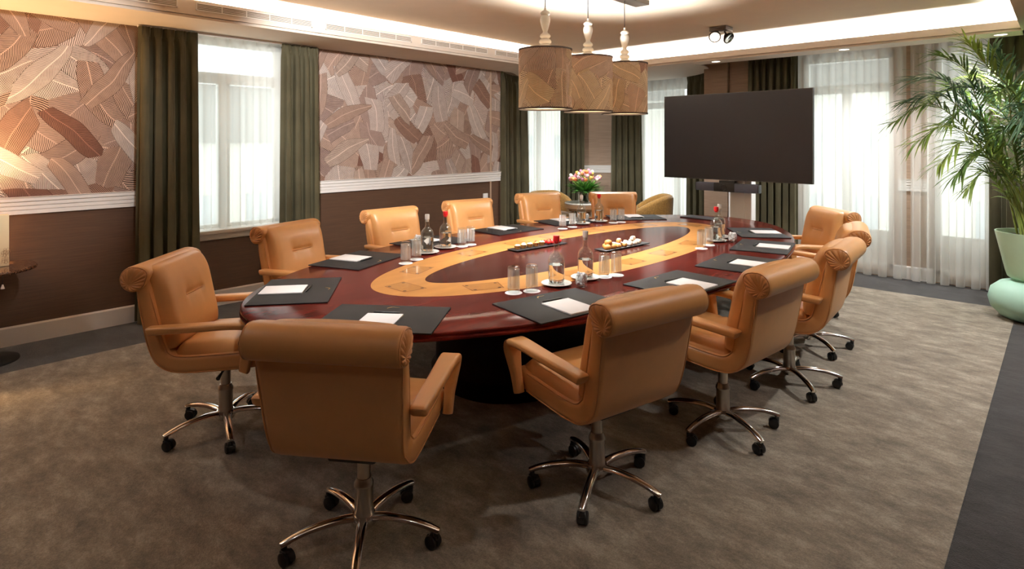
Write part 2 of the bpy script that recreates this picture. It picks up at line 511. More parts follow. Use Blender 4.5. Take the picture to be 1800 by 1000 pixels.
# floor: charcoal field all over, taupe carpet let into it
fl = MB()
fl.prism([(XL-.3, YN-.3), (XR+.3, YN-.3), (XR+.3, YB+.35), (-3.0, YB+.35)] +
         [(TC[0]+2.1*math.cos(a), TC[1]+2.1*math.sin(a)) for a in [R(20+i*11) for i in range(21)]] + [(XL-.3, 5.6)], -.12, 0)
struct(fl.build('floor', M['border'], smooth=0))
ci = MB(); ci.prism([(-5.33, .0), (-.33, .0), (-.33, 7.33), (-5.33, 7.33)], -.02, .004)
struct(ci.build('floor_inset', M['carpet'], smooth=0), 'taupe mottled carpet field inside the charcoal border', 'carpet')

# walls -------------------------------------------------------------
RAIL0, RAIL1 = 1.022, 1.158
def wall_seg(b, axis, at, a0, a1, z0, z1, th, mi):
    """box standing on the room side plane `at`, growing outward by th"""
    if axis == 'x':
        lo, hi = sorted((at, at+th)); b.box(((lo+hi)/2, (a0+a1)/2, (z0+z1)/2), (hi-lo, a1-a0, z1-z0), mi=mi)
    else:
        lo, hi = sorted((at, at+th)); b.box(((a0+a1)/2, (lo+hi)/2, (z0+z1)/2), (a1-a0, hi-lo, z1-z0), mi=mi)
W1 = (1.80, 2.98, .70, 2.62)        # window in the left wall: y0, y1, z0, z1
wl = MB()
wall_seg(wl, 'x', XL, YN-.3, W1[0], 0, RAIL0+.06, -.3, 0)
wall_seg(wl, 'x', XL, YN-.3, W1[0], RAIL0+.06, ZC, -.3, 1)
wall_seg(wl, 'x', XL, W1[0], W1[1], 0, W1[2], -.3, 0)
wall_seg(wl, 'x', XL, W1[0], W1[1], W1[3], ZC, -.3, 2)
wall_seg(wl, 'x', XL, W1[1], 6.22, 0, RAIL0+.06, -.3, 0)
wall_seg(wl, 'x', XL, W1[1], 6.22, RAIL0+.06, ZC, -.3, 1)
struct(wl.build('wall_left', [M['grass'], M['wallpaper'], M['soffit']], smooth=0))
# back wall with two glazed doors
W4 = (-2.50, -1.47, .06, 2.66); W5 = (-1.09, -.08, .06, 2.66)
wb = MB()
for a0, a1 in ((-3.42, W4[0]), (W4[1], W5[0]), (W5[1], XR+.3)):
    wall_seg(wb, 'y', YB, a0, a1, 0, ZC, .3, 0)
for w in (W4, W5):
    wall_seg(wb, 'y', YB, w[0], w[1], 0, w[2], .3, 0)
    wall_seg(wb, 'y', YB, w[0], w[1], w[3], ZC, .3, 0)
struct(wb.build('wall_back', M['taupe_wall'], smooth=0))
struct(boxobj('wall_right', (XR, YN-.3, 0), (XR+.3, YB, ZC), M['grass']))
struct(boxobj('wall_near', (XL, YN-.3, 0), (XR, YN, ZC), M['grass']))

# round bay wall
def arc_seg(b, a0, a1, z0, z1, r0=TR, r1=TR+.28, c=TC, n=None, mi=0):
    n = n or max(2, int(abs(a1-a0)/5))
    P0 = [(c[0]+r0*math.cos(R(a0+(a1-a0)*i/n)), c[1]+r0*math.sin(R(a0+(a1-a0)*i/n))) for i in range(n+1)]
    P1 = [(c[0]+r1*math.cos(R(a0+(a1-a0)*i/n)), c[1]+r1*math.sin(R(a0+(a1-a0)*i/n))) for i in range(n+1)]
    for i in range(n):
        q = [P0[i], P1[i], P1[i+1], P0[i+1]]
        b.prism(q, z0, z1, mi)
WA = (146, 184, .12, 2.56); WB = (64, 108, .12, 2.56)
bay = MB()
for a0, a1 in ((17.2, WB[0]), (WB[1], WA[0]), (WA[1], 238.5)):
    arc_seg(bay, a0, a1, 0, ZC)
for w in (WA, WB):
    arc_seg(bay, w[0], w[1], 0, w[2]); arc_seg(bay, w[0], w[1], w[3], ZC)
struct(bay.build('wall_bay', M['taupe_wall'], smooth=30))

# mouldings ---------------------------------------------------------
def rail_profile():
    h = RAIL1-RAIL0
    pr = [(0, 0), (.022, 0), (.022, .030)]
    z = .030
    for k in range(3):
        pr += [(.014, z+.003), (.024+.004*k, z+.006), (.024+.004*k, z+.030)]
        z += .033
    pr += [(.040, h-.002), (.040, h), (0, h)]
    return pr
def rail_along(name, p0, p1, nrm):
    b = MB(); p0 = Vector(p0); p1 = Vector(p1); nrm = Vector(nrm)
    pr = rail_profile()
    rows = [[p+nrm*u+Vector((0, 0, RAIL0+v)) for u, v in pr] for p in (p0, p1)]
    b.loft(rows)
    return struct(b.build(name, M['white'], smooth=25))
rail_along('trim_1', (XL, YN, 0), (XL, 1.70, 0), (1, 0, 0))
rail_along('trim_2', (XL, 3.08, 0), (XL, 6.2, 0), (1, 0, 0))
rail_along('trim_3', (-3.4, YB, 0), (W4[0]-.05, YB, 0), (0, -1, 0))
rail_along('trim_4', (W4[1]+.05, YB, 0), (W5[0]-.05, YB, 0), (0, -1, 0))
b = MB()
rows = []
for i in range(15):
    a = R(109+i*(145-109)/14); d = Vector((math.cos(a), math.sin(a), 0))
    rows.append([Vector((TC[0], TC[1], 0))+d*(TR-u)+Vector((0, 0, RAIL0+v)) for u, v in rail_profile()])
b.loft(rows); struct(b.build('trim_5', M['white'], smooth=25))
def baseboard(name, p0, p1, nrm):
    b = MB(); p0 = Vector(p0); p1 = Vector(p1); nrm = Vector(nrm)
    pr = [(0, 0), (.018, 0), (.018, .138), (.010, .150), (0, .150)]
    b.loft([[p+nrm*u+Vector((0, 0, v)) for u, v in pr] for p in (p0, p1)])
    return struct(b.build(name, M['white'], smooth=25))
baseboard('baseboard_left', (XL, YN, 0), (XL, 6.0, 0), (1, 0, 0))
baseboard('baseboard_back', (W4[1], YB, 0), (W5[0], YB, 0), (0, -1, 0))
# white fluted pilaster foot behind the screen
# lowered ceiling ring ----------------------------------------------
def soffit(name, p0, p1, outw, W, ztop):
    """fascia lip, light trough and soffit underside, extruded from p0 to p1; outw points away from the tray"""
    b = MB(); p0 = Vector(p0); p1 = Vector(p1); o = Vector(outw)
    pr = [(0.012, ZS), (0.012, ZS+.018), (0.022, ZS+.018), (0.022, ZS+.026), (0, ZS+.026), (0, ztop), (.03, ztop), (.03, ZS+.05), (.26, ZS+.05), (.27, ZC-.05), (.235, ZC-.012), (.235, ZC+.02), (W, ZC+.02), (W, ZS)]
    b.loft([[p+o*u+Vector((0, 0, v)) for u, v in pr] for p in (p0, p1)])
    return struct(b.build(name, M['soffit'], smooth=25))
soffit('trim_6', (TX0, YN, 0), (TX0, TY1+.235, 0), (-1, 0, 0), .75, ZS+.15)
soffit('trim_7', (TX0-.235, TY1, 0), (XR, TY1, 0), (0, 1, 0), .34, ZS+.10)
soffit('trim_8', (TX1, YN, 0), (TX1, TY1+.3, 0), (1, 0, 0), .72, ZS+.10)
b = MB()
poly = [(TX0-.02, 5.9), (TX0-.02, TY1+.02), (-3.62, TY1+.02)]
CC = (-5.0, 7.5); CR = 1.42
poly += [(CC[0]+CR*math.cos(R(a)), CC[1]+CR*math.sin(R(a))) for a in range(-10, 224, 6)]
poly += [(XL+.0, 6.45), (XL+.0, 5.9)]
b.prism(poly, ZS-.002, ZS+.012); struct(b.build('trim_9', M['soffit'], smooth=25))
b = MB()
b.prism([(XL-.3, YN-.3), (XR+.3, YN-.3), (XR+.3, YB+.3), (-3.0, YB+.3)] +
        [(TC[0]+(TR+.28)*math.cos(R(a)), TC[1]+(TR+.28)*math.sin(R(a))) for a in range(28, 226, 9)] + [(XL-.3, 5.9)], ZC, ZC+.10)
struct(b.build('ceiling', M['ceiling'], smooth=0))

# linear air vents in the left fascia
def vent(y0, y1, label):
    e = empty('air_vent', (TX0, (y0+y1)/2, ZS+.098), 0, label, 'vent', 'linear vents in the left fascia')
    L = y1-y0; b = MB()
    for z, h in ((.028, .008), (-.028, .008)): b.box((.004, 0, z), (.008, L, h))
    for s in (-1, 1): b.box((.004, s*(L/2-.004), 0), (.008, .008, .064))
    b.build('frame', M['white'], e)
    b = MB(); b.box((.002, 0, 0), (.004, L-.016, .048)); b.build('backing', pbr_vent, e)
    b = MB(); n = 5
    for i in range(1, n): b.box((.0055, -L/2+L*i/n, 0), (.005, .008, .048))
    for k in (-1, 0, 1): b.box((.005, 0, k*.013), (.003, L-.016, .004))
    b.build('slats', M['white'], e)
    return e
pbr_vent = pbr('vent_shadow', '#8d8272', .8)
ys = [-.62, .56, 1.74, 2.92, 4.10, 5.28, 6.46]
names = ['linear air vent above the near left wallpaper at the frame edge', 'linear air vent above the left end of the near curtains', 'linear air vent over the left window',
         'linear air vent over the start of the middle wallpaper panel', 'linear air vent over the centre of the middle wallpaper', 'linear air vent nearest the pendant lamps']
for i in range(6):
    vent(ys[i]+.07, ys[i+1]-.07, names[i])

# windows ------------------------------------------------------------
def window(name, origin, ang, w, z0, z1, mull=(.5,), trans=2.17, solid=0.0, label=''):
    """white casement with a fixed light above; origin = centre of sill line, local x along the wall, local y outward"""
    e = bpy.data.objects.new(name, None); COL.objects.link(e); e['kind'] = 'structure'
    e['label'] = label; e['category'] = 'window'
    e.location = (origin[0], origin[1], 0); e.rotation_euler.z = ang
    b = MB(); d = .07
    def bar(x0, x1, za, zb, dd=d): b.box(((x0+x1)/2, 0, (za+zb)/2), (x1-x0, dd, zb-za), .006)
    bar(-w/2, -w/2+.07, z0, z1); bar(w/2-.07, w/2, z0, z1)
    bar(-w/2, w/2, z1-.07, z1); bar(-w/2, w/2, z0, z0+.07)
    bar(-w/2, w/2, trans, trans+.11, .09)
    xs = [-w/2+.07]+[-w/2+w*q for q in mull]+[w/2-.07]
    for q in mull: bar(-w/2+w*q-.055, -w/2+w*q+.055, z0, trans, .085)
    f = b.build('window_frame', M['frame'], e)
    if solid:
        s = MB(); s.box((0, .01, (z0+solid)/2), (w-.1, .03, solid-z0)); s.build('lower_panel', M['frame'], e)
    b = MB(); b.box((0, .005, (z0+z1)/2), (w-.1, .008, z1-z0-.1)); b.build('pane', M['pane'], e)
    return e
window('window_1', (XL-.20, (W1[0]+W1[1])/2), PI/2, W1[1]-W1[0], W1[2], W1[3], label='white double casement window with fixed top light in the left wall')
def bay_window(name, w, label):
    a = R((w[0]+w[1])/2); half = R((w[1]-w[0])/2)
    r = (TR+.10)*math.cos(half)+.10
    return window(name, (TC[0]+r*math.cos(a), TC[1]+r*math.sin(a)), a-PI/2, 2*(TR+.16)*math.sin(half), w[2], w[3], label=label)
bay_window('window_2', WA, 'tall window of the round bay left of the flowers')
bay_window('window_3', WB, 'tall window of the round bay behind the mustard armchair')
window('window_4', ((W4[0]+W4[1])/2, YB+.14), 0, W4[1]-W4[0], W4[2], W4[3], trans=2.19, solid=.52, label='white glazed balcony door right of the screen')
window('window_5', ((W5[0]+W5[1])/2, YB+.14), 0, W5[1]-W5[0], W5[2], W5[3], trans=2.19, solid=.52, label='white glazed balcony door behind the palm')
# sill with apron under the left window
b = MB()
b.box((XL+.015, (W1[0]+W1[1])/2, .722), (.09, W1[1]-W1[0]+.16, .036), .008)
b.box((XL+.012, (W1[0]+W1[1])/2, .675), (.03, W1[1]-W1[0]+.12, .06), .005)
b.box((XL-.10, (W1[0]+W1[1])/2, .722), (.2, W1[1]-W1[0], .03))
struct(b.build('trim_10', M['white'], smooth=25))

# curtains -------------------------------------------------------------
def curtain(name, path, z0, z1, folds, amp, mat, label, group, seed, head=.10, closed_ends=True, flare=.0, res=10):
    """cloth sheet hung along a plan path; pinch pleats at the head open into deep folds"""
    rg = random.Random(seed)
    P = smooth_path([(p[0], p[1], 0) for p in path], 60)
    cum = [0]
    for a, c in zip(P, P[1:]): cum.append(cum[-1]+(c-a).length)
    L = cum[-1]
    def at(s):
        s = min(max(s, 0), L)
        for i in range(len(P)-1):
            if cum[i+1] >= s: break
        k = (s-cum[i])/max(1e-9, cum[i+1]-cum[i])
        p = P[i].lerp(P[i+1], k); T = (P[i+1]-P[i]).normalized()
        return p, Vector((-T.y, T.x, 0)), T
    n = folds*res
    wob = [(rg.uniform(-.5, .5), rg.uniform(.6, 1.25), rg.uniform(-.35, .35)) for _ in range(folds+2)]
    zs = [0, .015, .03, .045, .06, .10, .16, .25, .36, .5, .64, .78, .9, 1.0]
    H = z1-z0
    rows = []
    for q in zs:
        z = z1-q*H
        row = []
        hd = q*H
        open_ = min(1, max(0, (hd-.02)/max(.02, head*1.6)))
        open_ = open_*open_*(3-2*open_)
        for j in range(n+1):
            u = j/res; k = int(min(u, folds-1e-6)); fr = u-k
            w = wob[k]; w2 = wob[k+1]
            s = j/n*L
            mid = (s-L/2)*(1+flare*q)+L/2 if flare else s
            p, N, T = at(mid)
            if flare and (mid < 0 or mid > L): p = p+T*((mid) if mid < 0 else (mid-L))
            a = w[1]*(1-fr)+w2[1]*fr
            wave = math.cos(2*PI*(u+.18*q*(w[0]*(1-fr)+w2[0]*fr)))
            wave = math.copysign(abs(wave)**.75, wave)
            hw = .45*max(0, math.cos(2*PI*u))**6 + .12*math.cos(6*PI*u)
            off = amp*((wave*a*(.75+.35*q))*open_+hw*(1-open_))
            side = amp*.55*math.sin(4*PI*u+w[2])*open_*(.4+.6*q)
            row.append(p+N*off+T*side+Vector((0, 0, z+(.006*math.cos(2*PI*u) if q == 1 else 0))))
        rows.append(row)
    b = MB(); b.grid(rows)
    o = b.build(name, mat, smooth=60)
    return tag(o, label, 'curtain', group)
CG = 'olive pleated curtains'; SG = 'white sheer curtains'
XC = XL+.135
curtain('curtain', [(XC, 1.56), (XC, 2.05)], .012, 2.605, 5, .050, M['curtain'], 'olive green curtain left of the left wall window, beside the near wallpaper', CG, 1, flare=.10)
curtain('curtain', [(XC, 2.86), (XC, 3.27)], .012, 2.605, 4, .045, M['curtain'], 'olive green curtain right of the left wall window, beside the middle wallpaper', CG, 2, flare=.06)
def arc(c, r, a0, a1, n=8):
    return [(c[0]+r*math.cos(R(a0+(a1-a0)*i/n)), c[1]+r*math.sin(R(a0+(a1-a0)*i/n))) for i in range(n+1)]
CB = CC; RB = 1.60
curtain('curtain', [(-6.0, 6.24)]+arc(CB, RB, 216, 180, 4), .012, 2.66, 6, .045, M['curtain'], 'olive green curtain at the right end of the middle wallpaper', CG, 3, flare=.05)
curtain('curtain', arc(CB, RB, 155, 139), .012, 2.66, 5, .045, M['curtain'], 'olive green curtain in the bay directly behind the tulips', CG, 4)
curtain('curtain', arc(CB, RB, 122, 104), .012, 2.66, 5, .05, M['curtain'], 'olive green curtain in the bay right of the tulips, above the mustard armchair', CG, 5, flare=.15)
curtain('curtain', arc(CB, RB, 73, 47, 5)+[(-3.72, 8.52)], .012, 2.66, 6, .045, M['curtain'], 'dark curtain at the right end of the bay, left edge behind the screen', CG, 6)
curtain('curtain', [(-3.10, 7.93), (-2.47, 7.93)], .012, 2.72, 7, .05, M['curtain'], 'dark olive curtain behind the right half of the screen', CG, 8)
curtain('curtain', [(-.57, 7.84), (.36, 7.84)], .012, 2.72, 8, .055, M['curtain'], 'dark olive curtain behind the palm at the right frame edge', CG, 9)
curtain('sheer_curtain', [(XL-.07, 1.86), (XL-.07, 2.95)], .742, 2.63, 8, .026, M['sheer'], 'white sheer hanging to the sill of the left wall window', SG, 11, head=.05)
curtain('sheer_curtain', arc(CB, RB+.10, 184, 150), .02, 2.66, 8, .028, M['sheer'], 'white sheer in the bay left of the tulips', SG, 12, head=.05)
curtain('sheer_curtain', arc(CB, RB+.10, 106, 66), .02, 2.66, 9, .028, M['sheer'], 'white sheer in the bay behind the mustard armchair, left of the screen', SG, 13, head=.05)
curtain('sheer_curtain', [(-2.55, 8.03), (-1.33, 8.03)], .02, 2.72, 8, .040, M['sheer'], 'white floor-length sheer immediately right of the screen', SG, 14, head=.05)
curtain('sheer_curtain', [(-1.29, 8.03), (-.50, 8.03)], .02, 2.72, 6, .040, M['sheer'], 'white floor-length sheer behind the palm fronds', SG, 15, head=.05)
# curtain track over the left window
struct(boxobj('trim_11', (XL+.08, 1.56, 2.600), (XL+.11, 3.26, 2.619), M['white']))

# pilaster with joints between bay and back wall
b = MB()
b.box((-3.58, 8.10, 1.43), (.34, .16, 2.86), .004)
b.box((-3.27, 8.12, 1.43), (.26, .12, 2.86), .004)
struct(b.build('wall_pilaster', M['taupe_wall'], smooth=25))
b = MB()
for x, w in ((-3.32, .16), (-3.17, .10)): b.box((x, 8.045, .56), (w-.012, .05, 1.12), .006)
struct(b.build('trim_12', M['white'], smooth=25))

# ------------------------------------------------------------------ conference table
TCX, TCY, TA, TB, TZ = -2.82, 3.90, 1.34, 2.68, .74
table = empty('conference_table', (TCX, TCY, 0), R(-0.6), 'large oval glossy mahogany conference table with maple inlay ring', 'table')
def ell(a, b_, n, n_exp=2.0):
    o = []
    for i in range(n):
        th = 2*PI*i/n; c, s = math.cos(th), math.sin(th)
        o.append((a*math.copysign(abs(c)**(2/n_exp), c), b_*math.copysign(abs(s)**(2/n_exp), s)))
    return o
NE = 128
tb = MB()
prof = [(-.10, -.046), (-.030, -.046), (-.012, -.044), (-.004, -.040), (0, -.034), (0, -.028), (-.010, -.024), (-.010, -.020), (-.003, -.012), (-.004, -.005), (-.012, 0), (-.30, 0)]
rows = [[Vector((x, y, TZ+dz)) for x, y in ell(TA+dr, TB+dr, NE)] for dr, dz in prof]
tb.grid(rows, cu=True)
tb.add(rows[-1], [list(range(NE))]); tb.add(rows[0], [list(range(NE))[::-1]])
tb.build('tabletop', M['mahogany'], table, smooth=35)
il = MB()
zi = TZ+.0006
OA, OB, IA, IB = .715, 1.955, .41, 1.605
ro = [Vector((x, y, zi)) for x, y in ell(OA, OB, NE, 2.04)]; ri = [Vector((x, y, zi)) for x, y in ell(IA, IB, NE, 1.9)]
il.grid([ri, ro], cu=True, mi=0)
# burl tablets with corner dots let into the ring
def ringpt(th, f):
    a, b_ = IA+(OA-IA)*f, IB+(OB-IB)*f
    return Vector((a*math.cos(th), b_*math.sin(th), 0))
for k in range(14):
    th = 2*PI*(k+.5)/14
    # equal-ish spacing along the ring
    th = th+.22*math.sin(2*th)*-1
    c = ringpt(th, .5); T = (ringpt(th+.02, .5)-ringpt(th-.02, .5)).normalized(); N = Vector((T.y, -T.x, 0))
    hl, hw = .115, .075
    def q(u, v, z): p = c+T*u+N*v; return (p.x, p.y, zi+z)
    il.add([q(-hl, -hw, .0003), q(hl, -hw, .0003), q(hl*.86, hw, .0003), q(-hl*.86, hw, .0003)], [[0, 1, 2, 3]], 2)
    e = .006
    il.add([q(-hl+e, -hw+e, .0005), q(hl-e, -hw+e, .0005), q(hl*.86-e, hw-e, .0005), q(-hl*.86+e, hw-e, .0005)], [[0, 1, 2, 3]], 1)
    e = .024
    for (u, v) in ((-hl+e, -hw+e*.8), (hl-e, -hw+e*.8), (hl*.86-e, hw-e*.8), (-hl*.86+e, hw-e*.8)):
        il.add([q(u+.011*math.cos(a), v+.011*math.sin(a), .0007) for a in [2*PI*i/8 for i in range(8)]], [list(range(8))], 3)
il.build('inlay_ring', [M['maple'], M['burl'], M['inlay_line'], M['inlay_dot']], table, smooth=0)
b = MB(); vs = [Vector((x, y, zi-.0002)) for x, y in ell(IA, IB, NE, 1.9)]; b.add(vs, [list(range(NE))]); b.build('centre_panel', M['mahogany_centre'], table, smooth=0)
b = MB()
rows = []
for dr, z in ((0, .0), (0, .09), (-.03, .10), (-.03, .64), (.05, .694)):
    rows.append([Vector((x, y, z)) for x, y in ell(.62+dr, 1.42+dr, 96, 2.7)])
b.loft(rows); b.build('pedestal', M['mahogany_dark'], table, smooth=30)

# ------------------------------------------------------------------ conference chair
def shell_rows(pts, widths, thick, rad, lean=None):
    """pts: (y,z) centreline; cross-sections in the x / in-plane-normal frame"""
    rows = []
    n = len(pts)
    for i, (y, z) in enumerate(pts):
        a, c = pts[max(0, i-1)], pts[min(n-1, i+1)]
        T = Vector((0, c[0]-a[0], c[1]-a[1])).normalized()
        N = Vector((0, -T.z, T.y))
        rows.append([Vector((u, y, z))+N*v for u, v in rrect(widths[i], thick[i], rad[i] if isinstance(rad, list) else rad, 4)])
    return rows
def make_chair(label):
    ch = empty('conference_chair', (0, 0, 0), 0, label, 'chair', 'tan leather conference chairs around the table')
    # outer shell: seat pan curving up into the back
    key = [(.262, .478), (.15, .468), (0, .458), (-.10, .455), (-.165, .463), (-.212, .495), (-.238, .55), (-.262, .66), (-.282, .76), (-.300, .85), (-.318, .915)]
    pts = [(p.x, p.y) for p in smooth_path([(a, c, 0) for a, c in key], 34)]
    n = len(pts)
    w = []; th = []
    for i in range(n):
        q = i/(n-1)
        base = .525+.0*q
        if pts[i][1] > .5: base = .515+.045*(pts[i][1]-.5)/.4
        w.append(base)
        th.append(.092 if pts[i][1] < .60 else .092-.022*(pts[i][1]-.6)/.3)
    rows = shell_rows(pts, w, th, .026)
    # rounded front and top ends
    def shrink(row, k, shift):
        c = sum(row, Vector())/len(row)
        return [c+(p-c)*k+shift for p in row]
    front = [shrink(rows[0], k, Vector((0, d, 0))) for k, d in ((.90, .022), (.975, .014), (.995, .006))]
    b = MB(); b.loft(front+rows); b.build('shell', M['leather'], ch, 50)
    # piping bead along both side edges
    for s in (-1, 1):
        for e in (-1, 1):
            path = []
            for i in range(2, n-1):
                a, c = pts[i-1], pts[i+1]
                T = Vector((0, c[0]-a[0], c[1]-a[1])).normalized(); N = Vector((0, -T.z, T.y))
                path.append(Vector((s*(w[i]/2-.006), pts[i][0], pts[i][1]))+N*(e*(th[i]/2-.006)))
            pb = MB(); pb.tube(path[:-3], [.0034]*(len(path)-6)+[.0026, .0014, .0004], 6); pb.build('piping', M['leather_fold'], ch, 60)
    # seat cushion
    b = MB()
    nx, ny = 18, 18
    rows = []
    for j in range(ny+1):
        v = j/ny; y = -.165+v*(.285+.165)
        row = []
        for i in range(nx+1):
            u = -1+2*i/nx; x = u*.243
            ex = (1-abs(u)**6); ey = 1-abs(2*v-1)**7
            z = .500+.004+(.052)*min(1, ex*1.3)**.5*min(1, ey*1.3)**.5+.010*(1-u*u)*math.sin(PI*v)
            z += .012*(v-.3)
            z -= .010*math.exp(-((v-.62)/.012)**2)*(1 if abs(u) < .93 else 0)
            if v > .86: z -= .05*((v-.86)/.14)**2
            row.append(Vector((x, y+(.008 if v > .9 else 0)*(1-u*u), z)))
        rows.append(row)
    b.grid(rows)
    edge = [rows[0], rows[-1]]
    under = [[Vector((p.x*.99, p.y, min(p.z, .49))) for p in r] for r in rows]
    ring = [rows[0][i] for i in range(nx+1)]+[rows[j][nx] for j in range(1, ny+1)]+[rows[ny][i] for i in range(nx-1, -1, -1)]+[rows[j][0] for j in range(ny-1, 0, -1)]
    low = [Vector((p.x, p.y, .47)) for p in ring]
    b.grid([ring, low], cu=True)
    b.build('seat_cushion', M['leather'], ch, 50)
    # back cushion with the stitched tuck
    b = MB()
    nx, nz = 44, 96
    rows = []
    fl = smooth_path([(0, -.158, .535), (0, -.182, .635), (0, -.206, .735), (0, -.230, .835), (0, -.248, .878), (0, -.269, .907), (0, -.298, .920), (0, -.335, .920), (0, -.365, .905)], nz)
    for j in range(nz+1):
        v = j/nz
        a_, c_ = fl[max(0, j-1)], fl[min(nz, j+1)]
        T = (c_-a_).normalized(); N = Vector((0, T.z, -T.y))
        row = []
        W = .238+.030*v
        fade = 1 if v < .62 else max(0, 1-((v-.62)/.38))**1.0
        for i in range(nx+1):
            u = -1+2*i/nx; x = u*W
            ex = 1-abs(u)**8; ey = 1-abs(min(0, 2*v-1))**9
            d = .004+.006*fade+.036*min(1, ex*1.2)**.5*min(1, ey*1.2)**.5*(.12+.88*fade)+.016*(1-u*u)*math.sin(PI*min(1, v*1.15))*fade
            zz = fl[j].z-.765
            k = min(1, max(0, 1-max(0, abs(x)-.088)/.012))
            tuck = math.exp(-(zz/.011)**2)*k
            ridge = math.exp(-(zz/.0035)**2)*k
            halo = math.exp(-(zz/.06)**2)*math.exp(-(max(0, abs(x)-.07)/.06)**2)
            puck = halo*.0035*math.sin(x*55+2*math.sin(v*9))
            if v < .8: d += -.013*tuck+.009*ridge-.010*halo+puck*(1 if abs(x) > .06 else .3)
            row.append(fl[j]+Vector((x, 0, 0))+N*d)
        rows.append(row)
    b.grid(rows)
    ring = [rows[0][i] for i in range(nx+1)]+[rows[j][nx] for j in range(1, nz+1)]+[rows[nz][i] for i in range(nx-1, -1, -1)]+[rows[j][0] for j in range(nz-1, 0, -1)]
    kk = [min(1, max(0, (p.z-.80)/.13)) for p in ring]
    low = [Vector((p.x*(1-.03*q), p.y-.045+.033*q, p.z-.01-.035*q)) for p, q in zip(ring, kk)]
    b.grid([ring, low], cu=True)
    cush = b.build('back_cushion', M['leather'], ch, 60)
    jm = min(range(nz+1), key=lambda j_: abs(fl[j_].z-.765))
    b = MB(); bead = [p+Vector((0, .0035, .001)) for p in rows[jm] if abs(p.x) < .094]
    b.tube(bead, [.002]+[.0045]*(len(bead)-2)+[.002], 8); b.build('stitched_tuck', M['leather_fold'], cush, 60)
    # rolled head
    b = MB()
    rc = Vector((0, -.338, .898)); rr = .066; hw = .283
    n = 28
    sec = []
    for x, k in ((-hw, .90), (-hw+.004, .96), (-hw+.012, .995), (-hw+.03, 1), (-.1, 1.0), (.1, 1.0), (hw-.03, 1), (hw-.012, .995), (hw-.004, .96), (hw, .90)):
        row = []
        for i in range(n):
            a = 2*PI*i/n
            # drawn forward at the top so the roll flows into the front face
            ry, rz = rr*math.cos(a), rr*math.sin(a)
            if ry > 0: ry *= 1.0+.75*max(0, math.sin(a)*.9+.1)
            row.append(Vector((x, rc.y+ry*k, rc.z+rz*k)))
        sec.append(row)
    b.loft(sec)
    roll = b.build('head_roll', M['leather'], ch, 50)
    for s in (-1, 1):
        b = MB(); rows = []
        na = 72
        for ri, f in enumerate([0.02, .1, .2, .35, .5, .65, .8, .9, .97, 1.0]):
            row = []
            for i in range(na):
                a = 2*PI*i/na
                fan = .5+.5*math.cos(15*a)
                fan = fan**.6
                bul = .010*math.sin(PI*min(1, f*1.02))**.5+.006*fan*min(1, max(0, f-.15)*2.2)*(1 if f < .98 else .3)
                if f < .3: bul += .006*(1-f/.3)
                # fan opens from a point low and in front, like a shell
                cy = -.020*(1-f); cz = -.026*(1-f)
                ry, rz = rr*.9*f*math.cos(a), rr*.9*f*math.sin(a)
                if ry > 0: ry *= 1+.55*max(0, math.sin(a)*.9+.1)
                row.append(Vector((s*(hw-.002+bul), rc.y+ry+cy, rc.z+rz+cz)))
            rows.append(row)
        b.grid(rows, cu=True)
        b.add(rows[0], [list(range(na))])
        b.build('pleated_end', M['leather_fold'], roll, 35)
        b = MB()
        path = []
        for i in range(25):
            a = 2*PI*i/24
            ry, rz = rr*.93*math.cos(a), rr*.93*math.sin(a)
            if ry > 0: ry *= 1+.6*max(0, math.sin(a)*.9+.1)
            path.append((s*(hw-.001), rc.y+ry, rc.z+rz))
        b.tube(path, .0035, 6, caps=False); b.build('piping', M['leather_fold'], roll, 60)
    # arms: flat padded top flowing down into the front leg
    for s in (-1, 1):
        key = [(-.252, .640), (-.235, .645), (-.15, .650), (0, .658), (.12, .666), (.20, .668), (.240, .660), (.258, .632), (.250, .585), (.236, .53), (.222, .475), (.215, .435), (.212, .425)]
        P = smooth_path([(a, c, 0) for a, c in key], 44)
        rows = []
        for i, p in enumerate(P):
            a_, c_ = P[max(0, i-1)], P[min(len(P)-1, i+1)]
            T = Vector((0, c_.x-a_.x, c_.y-a_.y)).normalized(); N = Vector((0, -T.z, T.y))
            q = i/(len(P)-1)
            if q < .48: wd = .058+.034*(q/.48)
            else: wd = .092-.052*min(1, (q-.48)/.30)
            th = .042-.008*min(1, q/.3) if q < .5 else .034+.030*min(1, (q-.5)/.12)-.016*max(0, (q-.62)/.38)
            k = 1
            if q < .05: k = .55+.45*math.sqrt(max(0, 1-(1-q/.05)**2))
            if q > .97: k = 1-.5*((q-.97)/.03)**2
            x = s*(.300-.012*max(0, (q-.55)/.45))
            rows.append([Vector((x+u*k, p.x, p.y))+N*(v*k) for u, v in rrect(wd, th, .013, 4)])
        b = MB(); b.loft(rows); b.build('armrest', M['leather'], ch, 50)
    # mechanism
    b = MB()
    b.box((0, .0, .392), (.19, .26, .036), .010); b.box((0, .09, .378), (.12, .12, .05), .012); b.box((0, -.02, .375), (.085, .09, .06), .012)
    b.build('tilt_mechanism', M['black'], ch, 40)
    b = MB(); b.tube([(.08, .05, .385), (.17, .055, .382), (.235, .06, .372)], [.005, .005, .011], 8); b.build('height_lever', M['black'], ch, 50)
    b = MB(); b.lathe([(.0, .24), (.026, .24), (.026, .375), (0, .375)], 24); b.build('gas_column', M['nickel'], ch, 40)
    b = MB(); b.lathe([(0, .085), (.038, .085), (.041, .10), (.0365, .13), (.0355, .215), (.039, .222), (.039, .232), (.034, .240), (.030, .255), (.0, .255)], 28)
    b.build('column_sleeve', M['nickel'], ch, 35)
    # star base
    b = MB(); b.lathe([(0, .060), (.040, .062), (.050, .075), (.050, .100), (.044, .112), (.0, .114)], 28); b.build('base_hub', M['chrome'], ch, 40)
